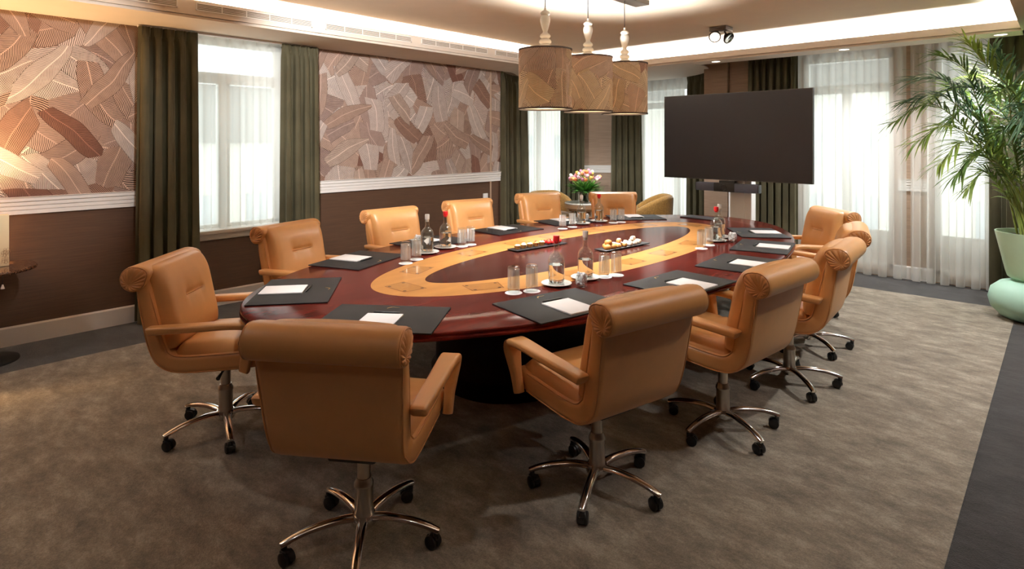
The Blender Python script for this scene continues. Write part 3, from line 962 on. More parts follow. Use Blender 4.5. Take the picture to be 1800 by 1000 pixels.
    for k in range(5):
        b = MB()
        P = smooth_path([(.030, 0, .094), (.10, 0, .103), (.19, 0, .099), (.26, 0, .086), (.302, 0, .072), (.312, 0, .068)], 16)
        rows = []
        for i, p in enumerate(P):
            a_, c_ = P[max(0, i-1)], P[min(len(P)-1, i+1)]
            T = (c_-a_).normalized(); N = Vector((-T.z, 0, T.x))
            q = i/16; wd = .046-.016*q; h = .030-.008*q
            kk = 1 if q < .94 else .6+.4*(1-((q-.94)/.06)**2)
            prof = []
            for j in range(12):
                a = 2*PI*j/12
                uu = wd/2*math.cos(a); vv = h*(.62*math.sin(a) if math.sin(a) > 0 else .30*math.sin(a))
                prof.append(Vector((p.x, uu*kk, p.z))+N*(vv*kk))
            rows.append(prof)
        b.loft(rows)
        leg = b.build('base_leg', M['chrome'], ch, 45)
        leg.rotation_euler.z = 2*PI*k/5
        b = MB()
        # twin wheel caster trailing from the leg end
        Mx = Matrix.Translation((.300, 0, 0)) @ Matrix.Rotation(rnd.uniform(-1.2, 1.2), 4, 'Z')
        for s in (-1, 1):
            Mw = Mx @ Matrix.Translation((-.016, s*.0145, .027)) @ Matrix.Rotation(R(90), 4, 'X')
            b.lathe([(0, -.0095), (.021, -.0095), (.0265, -.006), (.0265, .006), (.021, .0095), (0, .0095)], 20, M=Mw)
        rowsh = []
        for i in range(9):
            a = R(-20+i*25)
            rowsh.append([Mx @ Vector((-.016+.031*math.cos(a), y, .027+.031*math.sin(a))) for y in (-.008, .008)])
        b.grid(rowsh)
        b.lathe([(0, .045), (.012, .045), (.012, .072), (0, .072)], 12, M=Mx)
        b.box((-.008, 0, .046), (.036, .03, .02), .006, M=Mx)
        b.build('caster', M['black'], leg, 40)
    return ch
CHAIRS = [  # x, y, facing (deg, from +X), base angle, label
    (-2.05, 1.33, 125, 33, 'tan leather swivel chair in the left foreground, its whole back turned to the camera'),
    (-1.58, 2.27, 167, 5, 'tan leather swivel chair in the centre foreground seen from behind, left arm showing'),
    (-1.39, 3.21, 174, 43, 'tan leather swivel chair right of the centre one, with seat and star base visible'),
    (-1.33, 4.11, 184, 26, 'tan leather chair seen from behind at the right end, roll overlapping two other chairs'),
    (-1.45, 4.94, 194, 30, 'tan leather chair almost hidden behind another, only its head roll showing at right'),
    (-1.80, 5.86, 228, 10, 'tan leather chair turned to the camera at the right, in front of the sheers'),
    (-3.40, 1.32, 46, 55, 'tan leather swivel chair at the left end of the table, shown in full profile'),
    (-4.11, 2.27, 16, 20, 'tan leather chair in front of the left window and sill'),
    (-4.34, 3.31, -1, 50, 'tan leather chair below the left part of the middle wallpaper, behind the bottles'),
    (-4.41, 4.31, -11, 15, 'tan leather chair below the right end of the middle wallpaper'),
    (-4.41, 5.40, -22, 40, 'tan leather chair left of the tulips, in front of the bay curtain'),
    (-3.88, 6.00, -47, 5, 'tan leather chair right of the tulips, before the mustard armchair'),
]
chair0 = None
for i, (x, y, f, ba, lb) in enumerate(CHAIRS):
    rz = R(f-90)
    if i == 0:
        chair0 = make_chair(lb); c = chair0; c.location = (x, y, .004); c.rotation_euler.z = rz
    else:
        c = dup(chair0, (x, y, .004), rz, lb)
    for k, leg in enumerate(kids_of(c, 'base_leg')):
        leg.rotation_euler.z = R(ba+72*k)-rz

# ------------------------------------------------------------------ things on the table
PADG = 'black desk pads at the places'
def make_pad():
    e = empty('desk_pad', (0, 0, 0), 0, '', 'desk pad', PADG)
    b = MB(); b.box((0, 0, .0035), (.58, .42, .007), .002); b.build('mat', M['pad'], e)
    b = MB()   # small gilt flourish near the far edge
    path = [(-.028, .160, .0072), (-.020, .168, .0072), (-.012, .176, .0072), (-.004, .179, .0072), (.006, .176, .0072), (.018, .174, .0072), (.030, .177, .0072)]
    b.tube(path, [(.0004, .002), (.0004, .004), (.0004, .0045), (.0004, .003), (.0004, .002), (.0004, .0016), (.0004, .001)], 6, up=(0, 0, 1))
    b.tube([(-.020, .168, .0072), (-.026, .158, .0072), (-.028, .150, .0072)], [(.0004, .0035), (.0004, .003), (.0004, .0012)], 6, up=(0, 0, 1))
    b.build('emblem', M['gold'], e)
    return e
def make_note():
    e = empty('notepad', (0, 0, 0), 0, '', 'notepad', 'white notepads on the desk pads')
    b = MB(); b.box((0, 0, .0035), (.18, .235, .007), .0006); b.build('sheets', M['paper'], e)
    return e
def make_pen():
    e = empty('pen', (0, 0, 0), 0, '', 'pen', 'black pens above the notepads')
    b = MB(); b.tube([(-.068, 0, .0055), (-.060, 0, .0055), (.050, 0, .0055), (.060, 0, .0055), (.070, 0, .0055)], [.0035, .0052, .0055, .004, .0012], 10); b.build('barrel', M['black'], e)
    b = MB(); b.box((-.045, 0, .0115), (.035, .003, .0012)); b.box((-.061, 0, .0098), (.003, .003, .005)); b.build('clip', M['black'], e)
    return e
PADS = [
    (-2.41, 1.67, 127, 'behind the left foreground chair', 0),
    (-1.935, 2.446, 168, 'before the centre foreground chair', 0),
    (-1.695, 3.31, 175, 'just right of the centre chair back', 0),
    (-1.667, 4.126, 184, 'behind the roll of the right chair', 0),
    (-1.79, 4.914, 192, 'second from the top on the right curve', 0),
    (-2.10, 5.61, 216, 'farthest on the right curve, under the screen', 0),
    (-3.215, 1.645, 52, 'at the left tip of the table', 0),
    (-3.72, 2.375, 21, 'before the chair by the left window', 0),
    (-3.93, 3.22, 3, 'behind the left pair of bottles', 0),
    (-3.94, 4.16, -4, 'before the chair at the wallpaper end', 0),
    (-3.88, 5.02, -16, 'behind the far left glasses', 0),
    (-3.52, 5.80, -42, 'beside the far right glasses', 0),
]
z_t = TZ+.0003
pad0 = note0 = pen0 = None
for i, (x, y, f, wh, dr) in enumerate(PADS):
    rz = R(f-90); fx, fy = math.cos(R(f)), math.sin(R(f))
    lp, ln, le = 'black rectangular desk pad '+wh, 'white notepad on the desk pad '+wh, 'black pen lying on the desk pad '+wh
    zn = z_t+.0072; ox, oy = x-fx*.075, y-fy*.075
    px, py = x+fx*.062, y+fy*.062
    if i == 0:
        pad0 = make_pad(); pad0.location = (x, y, z_t); pad0.rotation_euler.z = rz; pad0['label'] = lp
        note0 = make_note(); note0.location = (ox, oy, zn); note0.rotation_euler.z = rz; note0['label'] = ln
        pen0 = make_pen(); pen0.location = (px, py, zn); pen0.rotation_euler.z = rz; pen0['label'] = le
    else:
        dup(pad0, (x, y, z_t), rz, lp); dup(note0, (ox, oy, zn), rz, ln); dup(pen0, (px, py, zn), rz+R(rnd.uniform(-4, 4)), le)

def make_tumbler():
    e = empty('tumbler', (0, 0, 0), 0, '', 'glass', 'upturned cut glass tumblers')
    b = MB(); b.lathe([(.0345, 0), (.0355, .002), (.0350, .06), (.0340, .135), (.0330, .146), (.0290, .1495), (.012, .150), (0, .150)], 32)
    b.build('wall', M['cutglass'], e, 60)
    b = MB(); b.lathe([(.0325, 0), (.0325, .06), (.0315, .128), (.027, .133), (0, .133)], 32); b.build('inner_wall', M['glass'], e, 60)
    return e
def make_coaster():
    o = MB(); o.lathe([(0, 0), (.048, 0), (.0495, .001), (.048, .002), (0, .002)], 32)
    c = o.build('coaster', M['paper'], None, 40); return tag(c, '', 'coaster', 'white paper coasters under the tumblers')
def make_bottle(red):
    e = empty('water_bottle', (0, 0, 0), 0, '', 'bottle', 'glass water bottles')
    b = MB()
    b.lathe([(0, .004), (.036, .003), (.045, .004), (.0495, .012), (.050, .03), (.050, .130), (.0485, .148), (.042, .168), (.030, .183), (.020, .192), (.0165, .202), (.016, .225), (.0175, .230), (.0175, .236), (.016, .240), (.0155, .252)], 36)
    b.build('body', M['glass'], e, 50)
    b = MB(); b.lathe([(.0462, .119), (.0462, .131), (.0448, .146), (.0385, .165), (.0275, .180), (.0175, .189), (.0135, .200), (.0130, .250)], 36); b.build('inner_wall', M['glass'], e, 50)
    b = MB(); b.lathe([(0, .012), (.040, .013), (.0455, .020), (.0465, .032), (.0465, .118), (.0, .118)], 36); b.build('water', M['water'], e, 50)
    b = MB()
    if red:
        b.lathe([(0, .244), (.0135, .244), (.0135, .254), (.0190, .256), (.0195, .284), (.0175, .290), (0, .291)], 20); b.build('cap', M['red'], e, 40)
    else:
        b.lathe([(0, .236), (.0125, .236), (.0130, .252), (.0175, .254), (.0180, .286), (.0160, .293), (0, .294)], 20); b.build('stopper', M['clearstop'], e, 40)
    b = MB(); b.lathe([(0, .001), (.046, .001), (.0485, .003), (.049, .010), (.040, .007), (0, .007)], 32); b.build('foot', M['glass'], e, 50)
    return e
M['clearstop'] = pbr('clear_stopper', '#ece9e4', .12, var=.02, trans=.35)
def make_saucer():
    b = MB(); b.lathe([(0, 0), (.045, 0), (.050, .002), (.075, .006), (.090, .013), (.0915, .0145), (.090, .0155), (.074, .009), (.050, .0055), (0, .0055)], 40)
    o = b.build('saucer', M['porcelain'], None, 50); return tag(o, '', 'saucer', 'white saucers under the bottles')
def make_jar():
    e = empty('mint_jar', (0, 0, 0), 0, '', 'jar', 'cut glass jars of white mints')
    b = MB(); b.lathe([(0, .001), (.030, .001), (.034, .005), (.035, .02), (.035, .072), (.0335, .075), (.0335, .0755)], 32); b.build('wall', M['cutglass'], e, 50)
    b = MB(); b.tube([(.0338*math.cos(2*PI*q/32), .0338*math.sin(2*PI*q/32), .0755) for q in range(33)], .0014, 6, caps=False); b.build('rim', M['glass'], e, 60)
    b = MB(); rg = random.Random(3)
    for k in range(31):
        a = rg.uniform(0, 2*PI); rad = .024*rg.uniform(0, 1)**.5; z = .012+k*.00225
        Mx = Matrix.Translation((rad*math.cos(a), rad*math.sin(a), z)) @ Euler((rg.uniform(0, 3), rg.uniform(0, 3), 0)).to_matrix().to_4x4()
        b.box((0, 0, 0), (.019, .016, .013), .005, M=Mx)
    o = b.build('mints', M['paper'], e, 50); o['kind'] = 'stuff'
    return e
T0 = make_tumbler(); C0 = make_coaster(); BR = make_bottle(True); BC = make_bottle(False); S0 = make_saucer(); J0 = make_jar()
used = {}
def put(src, x, y, z, label, rz=0):
    if src.name not in used:
        used[src.name] = 1
        src.location = (x, y, z); src['label'] = label; src.rotation_euler.z = rz
        return src
    return dup(src, (x, y, z), rz, label)
GL = [(-2.279, 2.458, 'leftmost tumbler of the near table set'), (-2.229, 2.557, 'tumbler just left of the near red capped bottle'),
      (-2.128, 3.136, 'tumbler just right of the near clear bottle'), (-2.099, 3.228, 'rightmost tumbler of the near table set'),
      (-3.385, 2.535, 'front tumbler left of the bottles on the left table side'), (-3.441, 2.673, 'second tumbler beside the left clear bottle'),
      (-3.597, 3.258, 'tumbler just right of the left red capped bottle'), (-3.604, 3.36, 'tumbler farthest right in the left table set'),
      (-3.598, 4.586, 'leftmost tumbler of the far set before the tulips'), (-3.599, 4.743, 'second tumbler left of the far clear bottle'),
      (-3.471, 5.284, 'tumbler right of the far red capped bottle'), (-3.434, 5.378, 'rightmost tumbler of the far set before the tulips'),
      (-2.122, 4.494, 'front tumbler of the right table set'), (-2.147, 4.683, 'tumbler touching the right red capped bottle')]
for k, (x, y, lb) in enumerate(GL):
    put(C0, x, y, z_t+.0004, 'white round coaster under the '+lb)
    put(T0, x, y, z_t+.0026, 'cut glass '+lb, k*.7)
BO = [(-2.219, 2.768, 1, 'at the near table side'), (-2.187, 3.017, 0, 'behind the near mint jar'),
      (-3.573, 2.879, 0, 'at the left, before the second chair'), (-3.636, 3.116, 1, 'at the left, between two chairs'),
      (-3.653, 4.969, 0, 'before the tulip vase'), (-3.619, 5.236, 1, 'before the chair right of the tulips'),
      (-2.186, 4.912, 1, 'at the right, below the screen'), (-2.249, 5.120, 0, 'half hidden at the right')]
for k, (x, y, rd, wh) in enumerate(BO):
    put(S0, x, y, z_t+.0004, 'white saucer under the %s bottle %s' % ('red capped' if rd else 'clear stoppered', wh))
    put(BR if rd else BC, x, y, z_t+.0054, ('glass water bottle with red cap ' if rd else 'glass water bottle with clear stopper ')+wh, k)
for x, y, lb in ((-2.085, 2.835, 'cut glass jar of white mints between the near bottles'), (-3.90, 3.05, 'glass jar of white mints behind the left bottles'),
                 (-3.735, 5.16, 'glass jar of white mints behind the far clear bottle'), (-2.06, 4.95, 'glass jar of white mints beside the right red capped bottle')):
    put(J0, x, y, z_t+.0004, lb)

# slate trays with bites
def tray(x, y, rz, label):
    e = empty('slate_tray', (x, y, z_t), rz, label, 'tray', 'black slate trays in the table centre')
    b = MB(); b.box((0, 0, .011), (.56, .12, .007), .002); b.build('plate', M['slate'], e)
    b = MB()
    for sx in (-.2, .2): b.box((sx, 0, .004), (.05, .08, .008), .002)
    b.build('feet', M['slate'], e)
    return e
t1 = tray(-3.11, 3.645, R(84), 'long black slate tray of tartlets and strawberries')
t2 = tray(-2.61, 4.11, R(84), 'long black slate tray of small pastries')
zt = z_t+.0148
def along(t, u, v):
    p = Matrix.Rotation(t.rotation_euler.z, 4, 'Z') @ Vector((u, v, 0))
    return (t.location.x+p.x, t.location.y+p.y)
pastry = pbr('baked_pastry', '#c68d4c', .6, var=.25, vscale=60)
creamy = pbr('cream_filling', '#ecdcb8', .5, var=.1, vscale=40)
berry = pbr('strawberry_red', '#c01c1c', .3, var=.2, vscale=60)
leafg = pbr('herb_green', '#4d6b2a', .5, var=.2)
nutty = pbr('nut_topping', '#a8702e', .6, var=.35, vscale=90, bump=.8, bscale=120)
sugar = pbr('icing_sugar', '#e3d3c4', .7, var=.15, vscale=60)
fill2 = pbr('salmon_topping', '#d2763a', .45, var=.2)
for k in range(5):
    x, y = along(t1, -.225+k*.066, 0)
    e = empty('tartlet', (x, y, zt), k*.5, ['pale tartlet at the front end of the strawberry tray', 'white topped tartlet, second on the strawberry tray', 'tartlet with green sprig, third on the strawberry tray', 'tartlet with orange topping, fourth on the strawberry tray', 'tartlet next to the strawberries on the slate tray'][k], 'tartlet', 'tartlets on the slate tray')
    b = MB(); b.lathe([(0, 0), (.019, 0), (.026, .026), (.0275, .028), (.024, .028), (.021, .022), (0, .022)], 24); b.build('pastry_case', pastry, e)
    b = MB(); b.lathe([(.0225, .022), (.020, .030), (.012, .036), (0, .038)], 20); b.build('filling', [creamy, creamy, creamy, fill2, creamy][k], e)
    b = MB(); b.box((.004, .002, .040), (.018, .008, .004), .0018); b.box((-.006, -.004, .039), (.010, .012, .004), .0018); b.build('garnish', [fill2, creamy, leafg, berry, leafg][k], e)
sb = None
k = 0
for u in (.095, .135, .175, .215, .250):
    for v in ((-.022, .022) if u < .25 else (0,)):
        x, y = along(t1, u+rnd.uniform(-.006, .006), v)
        lb = 'red strawberry %s on the tray of tartlets' % ['beside the last tartlet, left', 'beside the last tartlet, right', 'in the second pair, left', 'in the second pair, right', 'in the third pair, left', 'in the third pair, right', 'in the fourth pair, left', 'in the fourth pair, right', 'at the far tip'][k]
        if sb is None:
            sb = empty('strawberry', (x, y, zt), 0, lb, 'strawberry', 'strawberries on the slate tray')
            b = MB(); b.lathe([(0, 0), (.010, .002), (.017, .012), (.018, .022), (.013, .031), (.004, .035), (0, .0355)], 18); b.build('fruit', berry, sb, 60)
            b = MB()
            for q in range(5):
                a = 2*PI*q/5
                b.add([(0, 0, .0360), (.012*math.cos(a-.35), .012*math.sin(a-.35), .034), (.017*math.cos(a), .017*math.sin(a), .0335), (.012*math.cos(a+.35), .012*math.sin(a+.35), .034)], [[0, 1, 2, 3]])
            b.build('calyx', leafg, sb, 0)
        else: dup(sb, (x, y, zt), k*1.3, lb)
        k += 1
def bite(kind, x, y, z, rz, label):
    e = empty('pastry', (x, y, z), rz, label, 'pastry', 'small pastries on the slate tray')
    b = MB()
    if kind == 0:
        b.lathe([(0, 0), (.026, 0), (.031, .010), (.029, .024), (.018, .033), (0, .036)], 20); b.build('bun', nutty, e, 60)
        b = MB(); rg = random.Random(int(x*900))
        for q in range(12):
            a = rg.uniform(0, 6.28); r_ = rg.uniform(0, .02)
            b.box((r_*math.cos(a), r_*math.sin(a), .035-.012*(r_/.02)**2), (.010, .007, .006), .002)
        b.build('nuts', pastry, e, 50)
    else:
        b.box((0, 0, .013), (.052, .034, .026), .009, seg=3); b.build('slice', pastry if kind == 1 else sugar, e, 60)
        b = MB(); b.box((0, 0, .027), (.044, .026, .008), .0035, seg=3); b.build('icing', sugar if kind == 1 else creamy, e, 60)
    return e
PB = [(0, -.215, -.02, 'round nut pastry at the near end of the pastry tray'), (0, -.180, .022, 'second round nut pastry near the front of the pastry tray'), (0, -.15, -.022, 'round nut pastry nearest the slices'),
      (1, -.085, -.024, 'iced slice left of the tray middle'), (1, -.075, .024, 'iced slice behind the left middle slice'), (1, -.015, -.024, 'iced slice at the tray middle, front'), (1, -.01, .024, 'iced slice at the tray middle, back'),
      (2, .06, -.024, 'sugared slice right of the tray middle, front'), (2, .07, .024, 'sugared slice right of the tray middle, back'), (2, .13, -.02, 'sugared slice next to the far end, front'), (2, .14, .024, 'sugared slice next to the far end, back'), (2, .20, 0, 'sugared slice at the far end of the pastry tray')]
for kd, u, v, lb in PB:
    x, y = along(t2, u, v); bite(kd, x, y, zt, t2.rotation_euler.z+rnd.uniform(.9, 1.8), lb)
x, y = along(t2, -.18, 0); bite(0, x, y, zt+.031, .4, 'round nut pastry on top of the nut pile')
x, y = along(t2, -.05, 0); bite(1, x, y, zt+.031, 1.9, 'pink iced slice stacked on top of the tray middle')
x, y = along(t2, .13, .0); bite(2, x, y, zt+.031, 1.7, 'sugared slice stacked on top near the far end')
# flat touch panel at the far end
e = empty('flat_panel', (-2.95, 6.26, z_t), R(-4), 'flat dark glossy panel lying at the far end of the table', 'panel')
b = MB(); b.box((0, 0, .006), (.42, .22, .012), .004); b.build('case', M['black'], e)
b = MB(); b.box((0, 0, .0125), (.38, .19, .001)); b.build('surface', M['screen'], e)

M['lining'] = pbr('shade_lining', '#f4ead6', .8, var=.02)
def lamp_cloth():
    m, t, out = newmat('lamp_cloth')
    d = t.n('ShaderNodeBsdfDiffuse', Color=lin('#f4e6cc')); tl = t.n('ShaderNodeBsdfTranslucent', Color=lin('#f4e6cc'))
    t.set(out.inputs[0], t.n('ShaderNodeMixShader', Fac=.6, i1=d.outputs[0], i2=tl.outputs[0]).outputs[0])
    return m
M['lampcloth'] = lamp_cloth()
# ------------------------------------------------------------------ pendants
bar = empty('ceiling_canopy', (TCX, 3.92, ZC), 0, 'bronze rectangular ceiling canopy above the three pendant lamps', 'canopy')
b = MB(); b.box((0, 0, -.021), (.14, 1.70, .04), .003); b.build('plate', M['bronze'], bar)
disc = emit('lamp_diffuser', '#fff1d2', 5.0)
def make_pendant(label):
    e = empty('pendant_lamp', (0, 0, 0), 0, label, 'pendant lamp', 'three patterned pendant lamps over the table')
    rs, z0, z1 = .197, 1.832, 2.278
    n = 64
    b = MB(); rows = []; uv = []
    for z in (z0, (z0+z1)/2, z1):
        rows.append([Vector((rs*math.cos(2*PI*i/n), rs*math.sin(2*PI*i/n), z)) for i in range(n+1)])
        uv.append([(2*PI*rs*i/n, z-z0) for i in range(n+1)])
    b.grid(rows, uvrows=uv)
    b.build('lamp_shade', M['shade'], e, 60)
    b = MB(); b.lathe([(rs-.004, z0+.002), (rs-.004, z1-.002)], 48); b.build('lining', M['lampcloth'], e, 60)
    for z in (z0, z1-.012):
        b = MB(); b.lathe([(rs-.006, z), (rs+.003, z), (rs+.003, z+.012), (rs-.006, z+.012), (rs-.006, z)], 64); b.build('trim_band', M['brownedge'], e, 40)
    b = MB(); b.lathe([(0, z0+.020), (rs-.006, z0+.020), (rs-.006, z0+.026), (0, z0+.026)], 48); b.build('diffuser', disc, e, 40)
    b = MB()
    b.lathe([(0, 2.268), (.062, 2.270), (.064, 2.278), (.058, 2.300), (.040, 2.310), (.030, 2.318), (.044, 2.326), (.046, 2.338), (.040, 2.350), (.026, 2.358), (.037, 2.368), (.040, 2.378), (.034, 2.390),
             (.020, 2.400), (.017, 2.412), (.026, 2.440), (.036, 2.480), (.038, 2.500), (.034, 2.520), (.026, 2.530), (.034, 2.538), (.036, 2.548), (.026, 2.560), (.010, 2.568), (.007, 2.59), (0, 2.59)], 32)
    b.build('turned_stem', M['turned'], e, 60)
    b = MB(); b.tube([(0, 0, 2.585), (0, 0, ZC-.04)], .0035, 8); b.build('cord', M['black'], e)
    b = MB()
    for k in range(3):
        a = 2*PI*k/3; b.tube([(.03*math.cos(a), .03*math.sin(a), 2.268), ((rs-.003)*math.cos(a), (rs-.003)*math.sin(a), 2.268)], .003, 6)
    b.build('spider', M['nickel'], e)
    return e

PEND = [(3.385, 'nearest and largest looking of the three leaf-patterned pendant lamps'), (3.925, 'middle of the three leaf-patterned pendant lamps'), (4.47, 'farthest leaf-patterned pendant lamp, nearest the screen')]
pend0 = None
for y, lb in PEND:
    if pend0 is None:
        pend0 = make_pendant(lb); pend0.location = (TCX, y, 0)
    else: dup(pend0, (TCX, y, 0), R(97) if y < 4 else R(215), lb)
    L = bpy.data.lights.new('pendant_bulb', 'POINT'); L.energy = 68; L.color = (1, .98, .94); L.shadow_soft_size = .045
    o = bpy.data.objects.new('pendant_bulb', L); COL.objects.link(o); o.location = (TCX, y, 2.13)
    L = bpy.data.lights.new('pendant_downlight', 'SPOT'); L.energy = 85; L.color = (1, 1, .99); L.spot_size = R(120); L.spot_blend = .7; L.shadow_soft_size = .15
    o = bpy.data.objects.new('pendant_downlight', L); COL.objects.link(o); o.location = (TCX, y, 1.825)

# ceiling spot fixture
spot = empty('ceiling_spotlight', (-2.81, 6.44, ZC), 0, 'black square ceiling spotlight with two tilting round heads', 'spotlight')
b = MB(); b.box((0, 0, -.024), (.19, .19, .048), .003); b.build('base', M['bronze'], spot)
def spot_head(c, d, lit):
    d = Vector(d).normalized(); q = d.to_track_quat('Z', 'Y').to_matrix().to_4x4()
    Mx = Matrix.Translation(c) @ q
    b = MB(); b.lathe([(0, -.05), (.026, -.05), (.034, -.034), (.060, -.012), (.066, .0), (.066, .018), (.060, .020), (.054, .004), (0, .0)], 28, M=Mx)
    h = b.build('lamp_head', M['bronze'], spot, 40)
    b = MB(); b.lathe([(0, .008), (.030, .009), (.052, .016)], 24, M=Mx); b.build('reflector', lit, h, 60)
    b = MB(); b.tube([(c[0]*.5, c[1]*.5, -.045), (c[0], c[1], c[2])], .010, 8); b.build('arm', M['bronze'], h)
spot_head((-.05, -.05, -.105), (.35, -.80, -.50), emit('spot_glow', '#fff0dc', 3.0))
spot_head((.06, .05, -.12), (.75, -.2, -.62), M['chrome'])
# ------------------------------------------------------------------ screen on its stand
TV = empty('television', (-3.02, 7.26, 1.655), R(-3.0), 'large flat black television screen on a stand, switched off', 'television')
b = MB(); b.box((0, 0, 0), (1.90, .045, 1.09), .004); b.build('housing', M['black'], TV)
b = MB()
for s in (-1, 1): b.box((s*.9455, -.004, 0), (.009, .042, 1.09)); b.box((0, -.004, s*.5405), (1.90, .042, .009))
b.build('bezel', M['bezel'], TV)
b = MB(); b.box((0, -.0235, 0), (1.882, .002, 1.072)); b.build('screen', M['screen'], TV)
st = empty('screen_stand', (-3.02, 7.30, 0), R(-3.0), 'white lift column stand carrying the television', 'stand')
b = MB(); b.box((.09, .05, .62), (.28, .12, 1.24), .012); b.box((.09, -.012, .6), (.10, .012, 1.18), .003); b.build('column', M['white'], st)
b = MB(); b.box((.09, .03, .025), (.95, .62, .03), .01); b.build('base_plate', M['white'], st)
b = MB(); b.box((.0, .07, 1.55), (.6, .05, .42), .005); b.build('mounting_plate', M['blackmat'], st)
cam_ = empty('video_bar', (-3.06, 7.19, 1.025), R(-3.0), 'slate grey conference camera bar hanging under the television', 'camera bar')
b = MB(); b.box((0, 0, 0), (.80, .09, .105), .012); b.build('body', M['greyplastic'], cam_)
for s_ in (-1, 1):
    b = MB(); b.box((s_*.403, .002, 0), (.012, .088, .100), .004); b.build('end_cap', M['bezel'], cam_)
b = MB(); b.box((-.02, -.006, 0), (.27, .086, .106), .006); b.build('camera_block', M['blackmat'], cam_)
b = MB(); Mx = Matrix.Translation((-.02, -.052, 0)) @ Matrix.Rotation(R(90), 4, 'X'); b.lathe([(0, .004), (.022, .003), (.030, .004), (.034, .008), (.036, .0), (.036, -.006)], 28, M=Mx); b.build('lens', M['screen'], cam_, 40)
b = MB(); b.box((0, .02, .065), (.20, .07, .035), .004); b.build('bracket', M['blackmat'], cam_)

# ------------------------------------------------------------------ bay furniture
sx, sy = -5.60, 7.72
e = empty('round_side_table', (sx, sy, 0), 0, 'round wooden table with pale stone top carrying the tulips', 'table')
b = MB(); b.lathe([(0, .600), (.325, .600), (.33, .606), (.33, .616), (.325, .622), (0, .622)], 48); b.build('top', M['greymarble'], e, 40)
b = MB(); b.lathe([(.25, .50), (.32, .54), (.325, .60), (.0, .60)], 48); b.build('rim', M['oak'], e, 40)
b = MB(); b.lathe([(0, 0), (.26, 0), (.26, .02), (.08, .05), (.06, .3), (.10, .5), (.0, .52)], 32); b.build('pedestal', M['oak'], e, 40)
def tub_chair(x, y, rz, label):
    e = empty('tub_armchair', (x, y, 0), rz, label, 'armchair', 'mustard tub armchairs in the bay')
    b = MB(); rows = []
    n = 30
    # back and arms: thick curved wall, high behind and low at the arms (opening along +Y)
    for i in range(n+1):
        a = R(-30+i*240/n)          # from right arm front round the back to left arm front
        aa = a+PI
        u = abs(i/n*2-1)
        h = .76-.20*max(0, (u-.35)/.65)**1.5
        c = Vector((math.cos(aa), math.sin(aa), 0))
        sec = []
        for (r_, z) in ((.30, .30), (.285, .42), (.28, h-.06), (.295, h-.015), (.33, h), (.365, h-.015), (.385, h-.06), (.375, .42), (.335, .16), (.31, .14)):
            sec.append(c*r_+Vector((0, 0, z)))
        rows.append(sec)
    b.loft(rows); b.build('back', M['mustard'], e, 60)
    b = MB(); b.lathe([(0, .14), (.28, .14), (.30, .18), (.30, .36), (.29, .40), (.24, .425), (0, .435)], 36, c=(0, .03, 0)); b.build('seat', M['mustard'], e, 60)
    b = MB(); b.lathe([(0, 0), (.22, 0), (.22, .02), (.05, .04), (.05, .15), (0, .15)], 28); b.build('swivel_base', M['blackmat'], e, 40)
    return e
tub_chair(-4.80, 8.30, R(122), 'mustard boucle tub armchair at the right of the bay, beside the screen')
tub_chair(-6.22, 7.63, R(-105), 'mustard boucle tub armchair half hidden left of the tulips')
# vase with tulips
v = empty('glass_vase', (sx+.0, sy-.02, .622), 0, 'clear glass vase holding the tulips on the round table', 'vase')
b = MB(); b.lathe([(0, .004), (.086, .004), (.096, .012), (.099, .06), (.103, .20), (.108, .215)], 36); b.build('wall', M['glass'], v, 50)
b = MB(); b.lathe([(0, .008), (.088, .010), (.094, .06), (.096, .14), (0, .14)], 32); b.build('water', M['water'], v, 50)
TUL = ['#f08a4e', '#f4bcc8', '#ea86a0', '#f6c96a', '#b87a94', '#f6a66e', '#f6e6d4', '#ec96a8']
tmats = [pbr('tulip_petal_%d' % i, c, .5, var=.18, vscale=25) for i, c in enumerate(TUL)]
TN = ['orange', 'pale pink', 'deep pink', 'yellow', 'purple', 'apricot', 'cream white', 'rose']
stemg = pbr('tulip_stem', '#7fa04a', .5, var=.15); leafm = pbr('tulip_leaf', '#5a9440', .45, var=.3, vscale=9)
tulproto = {}
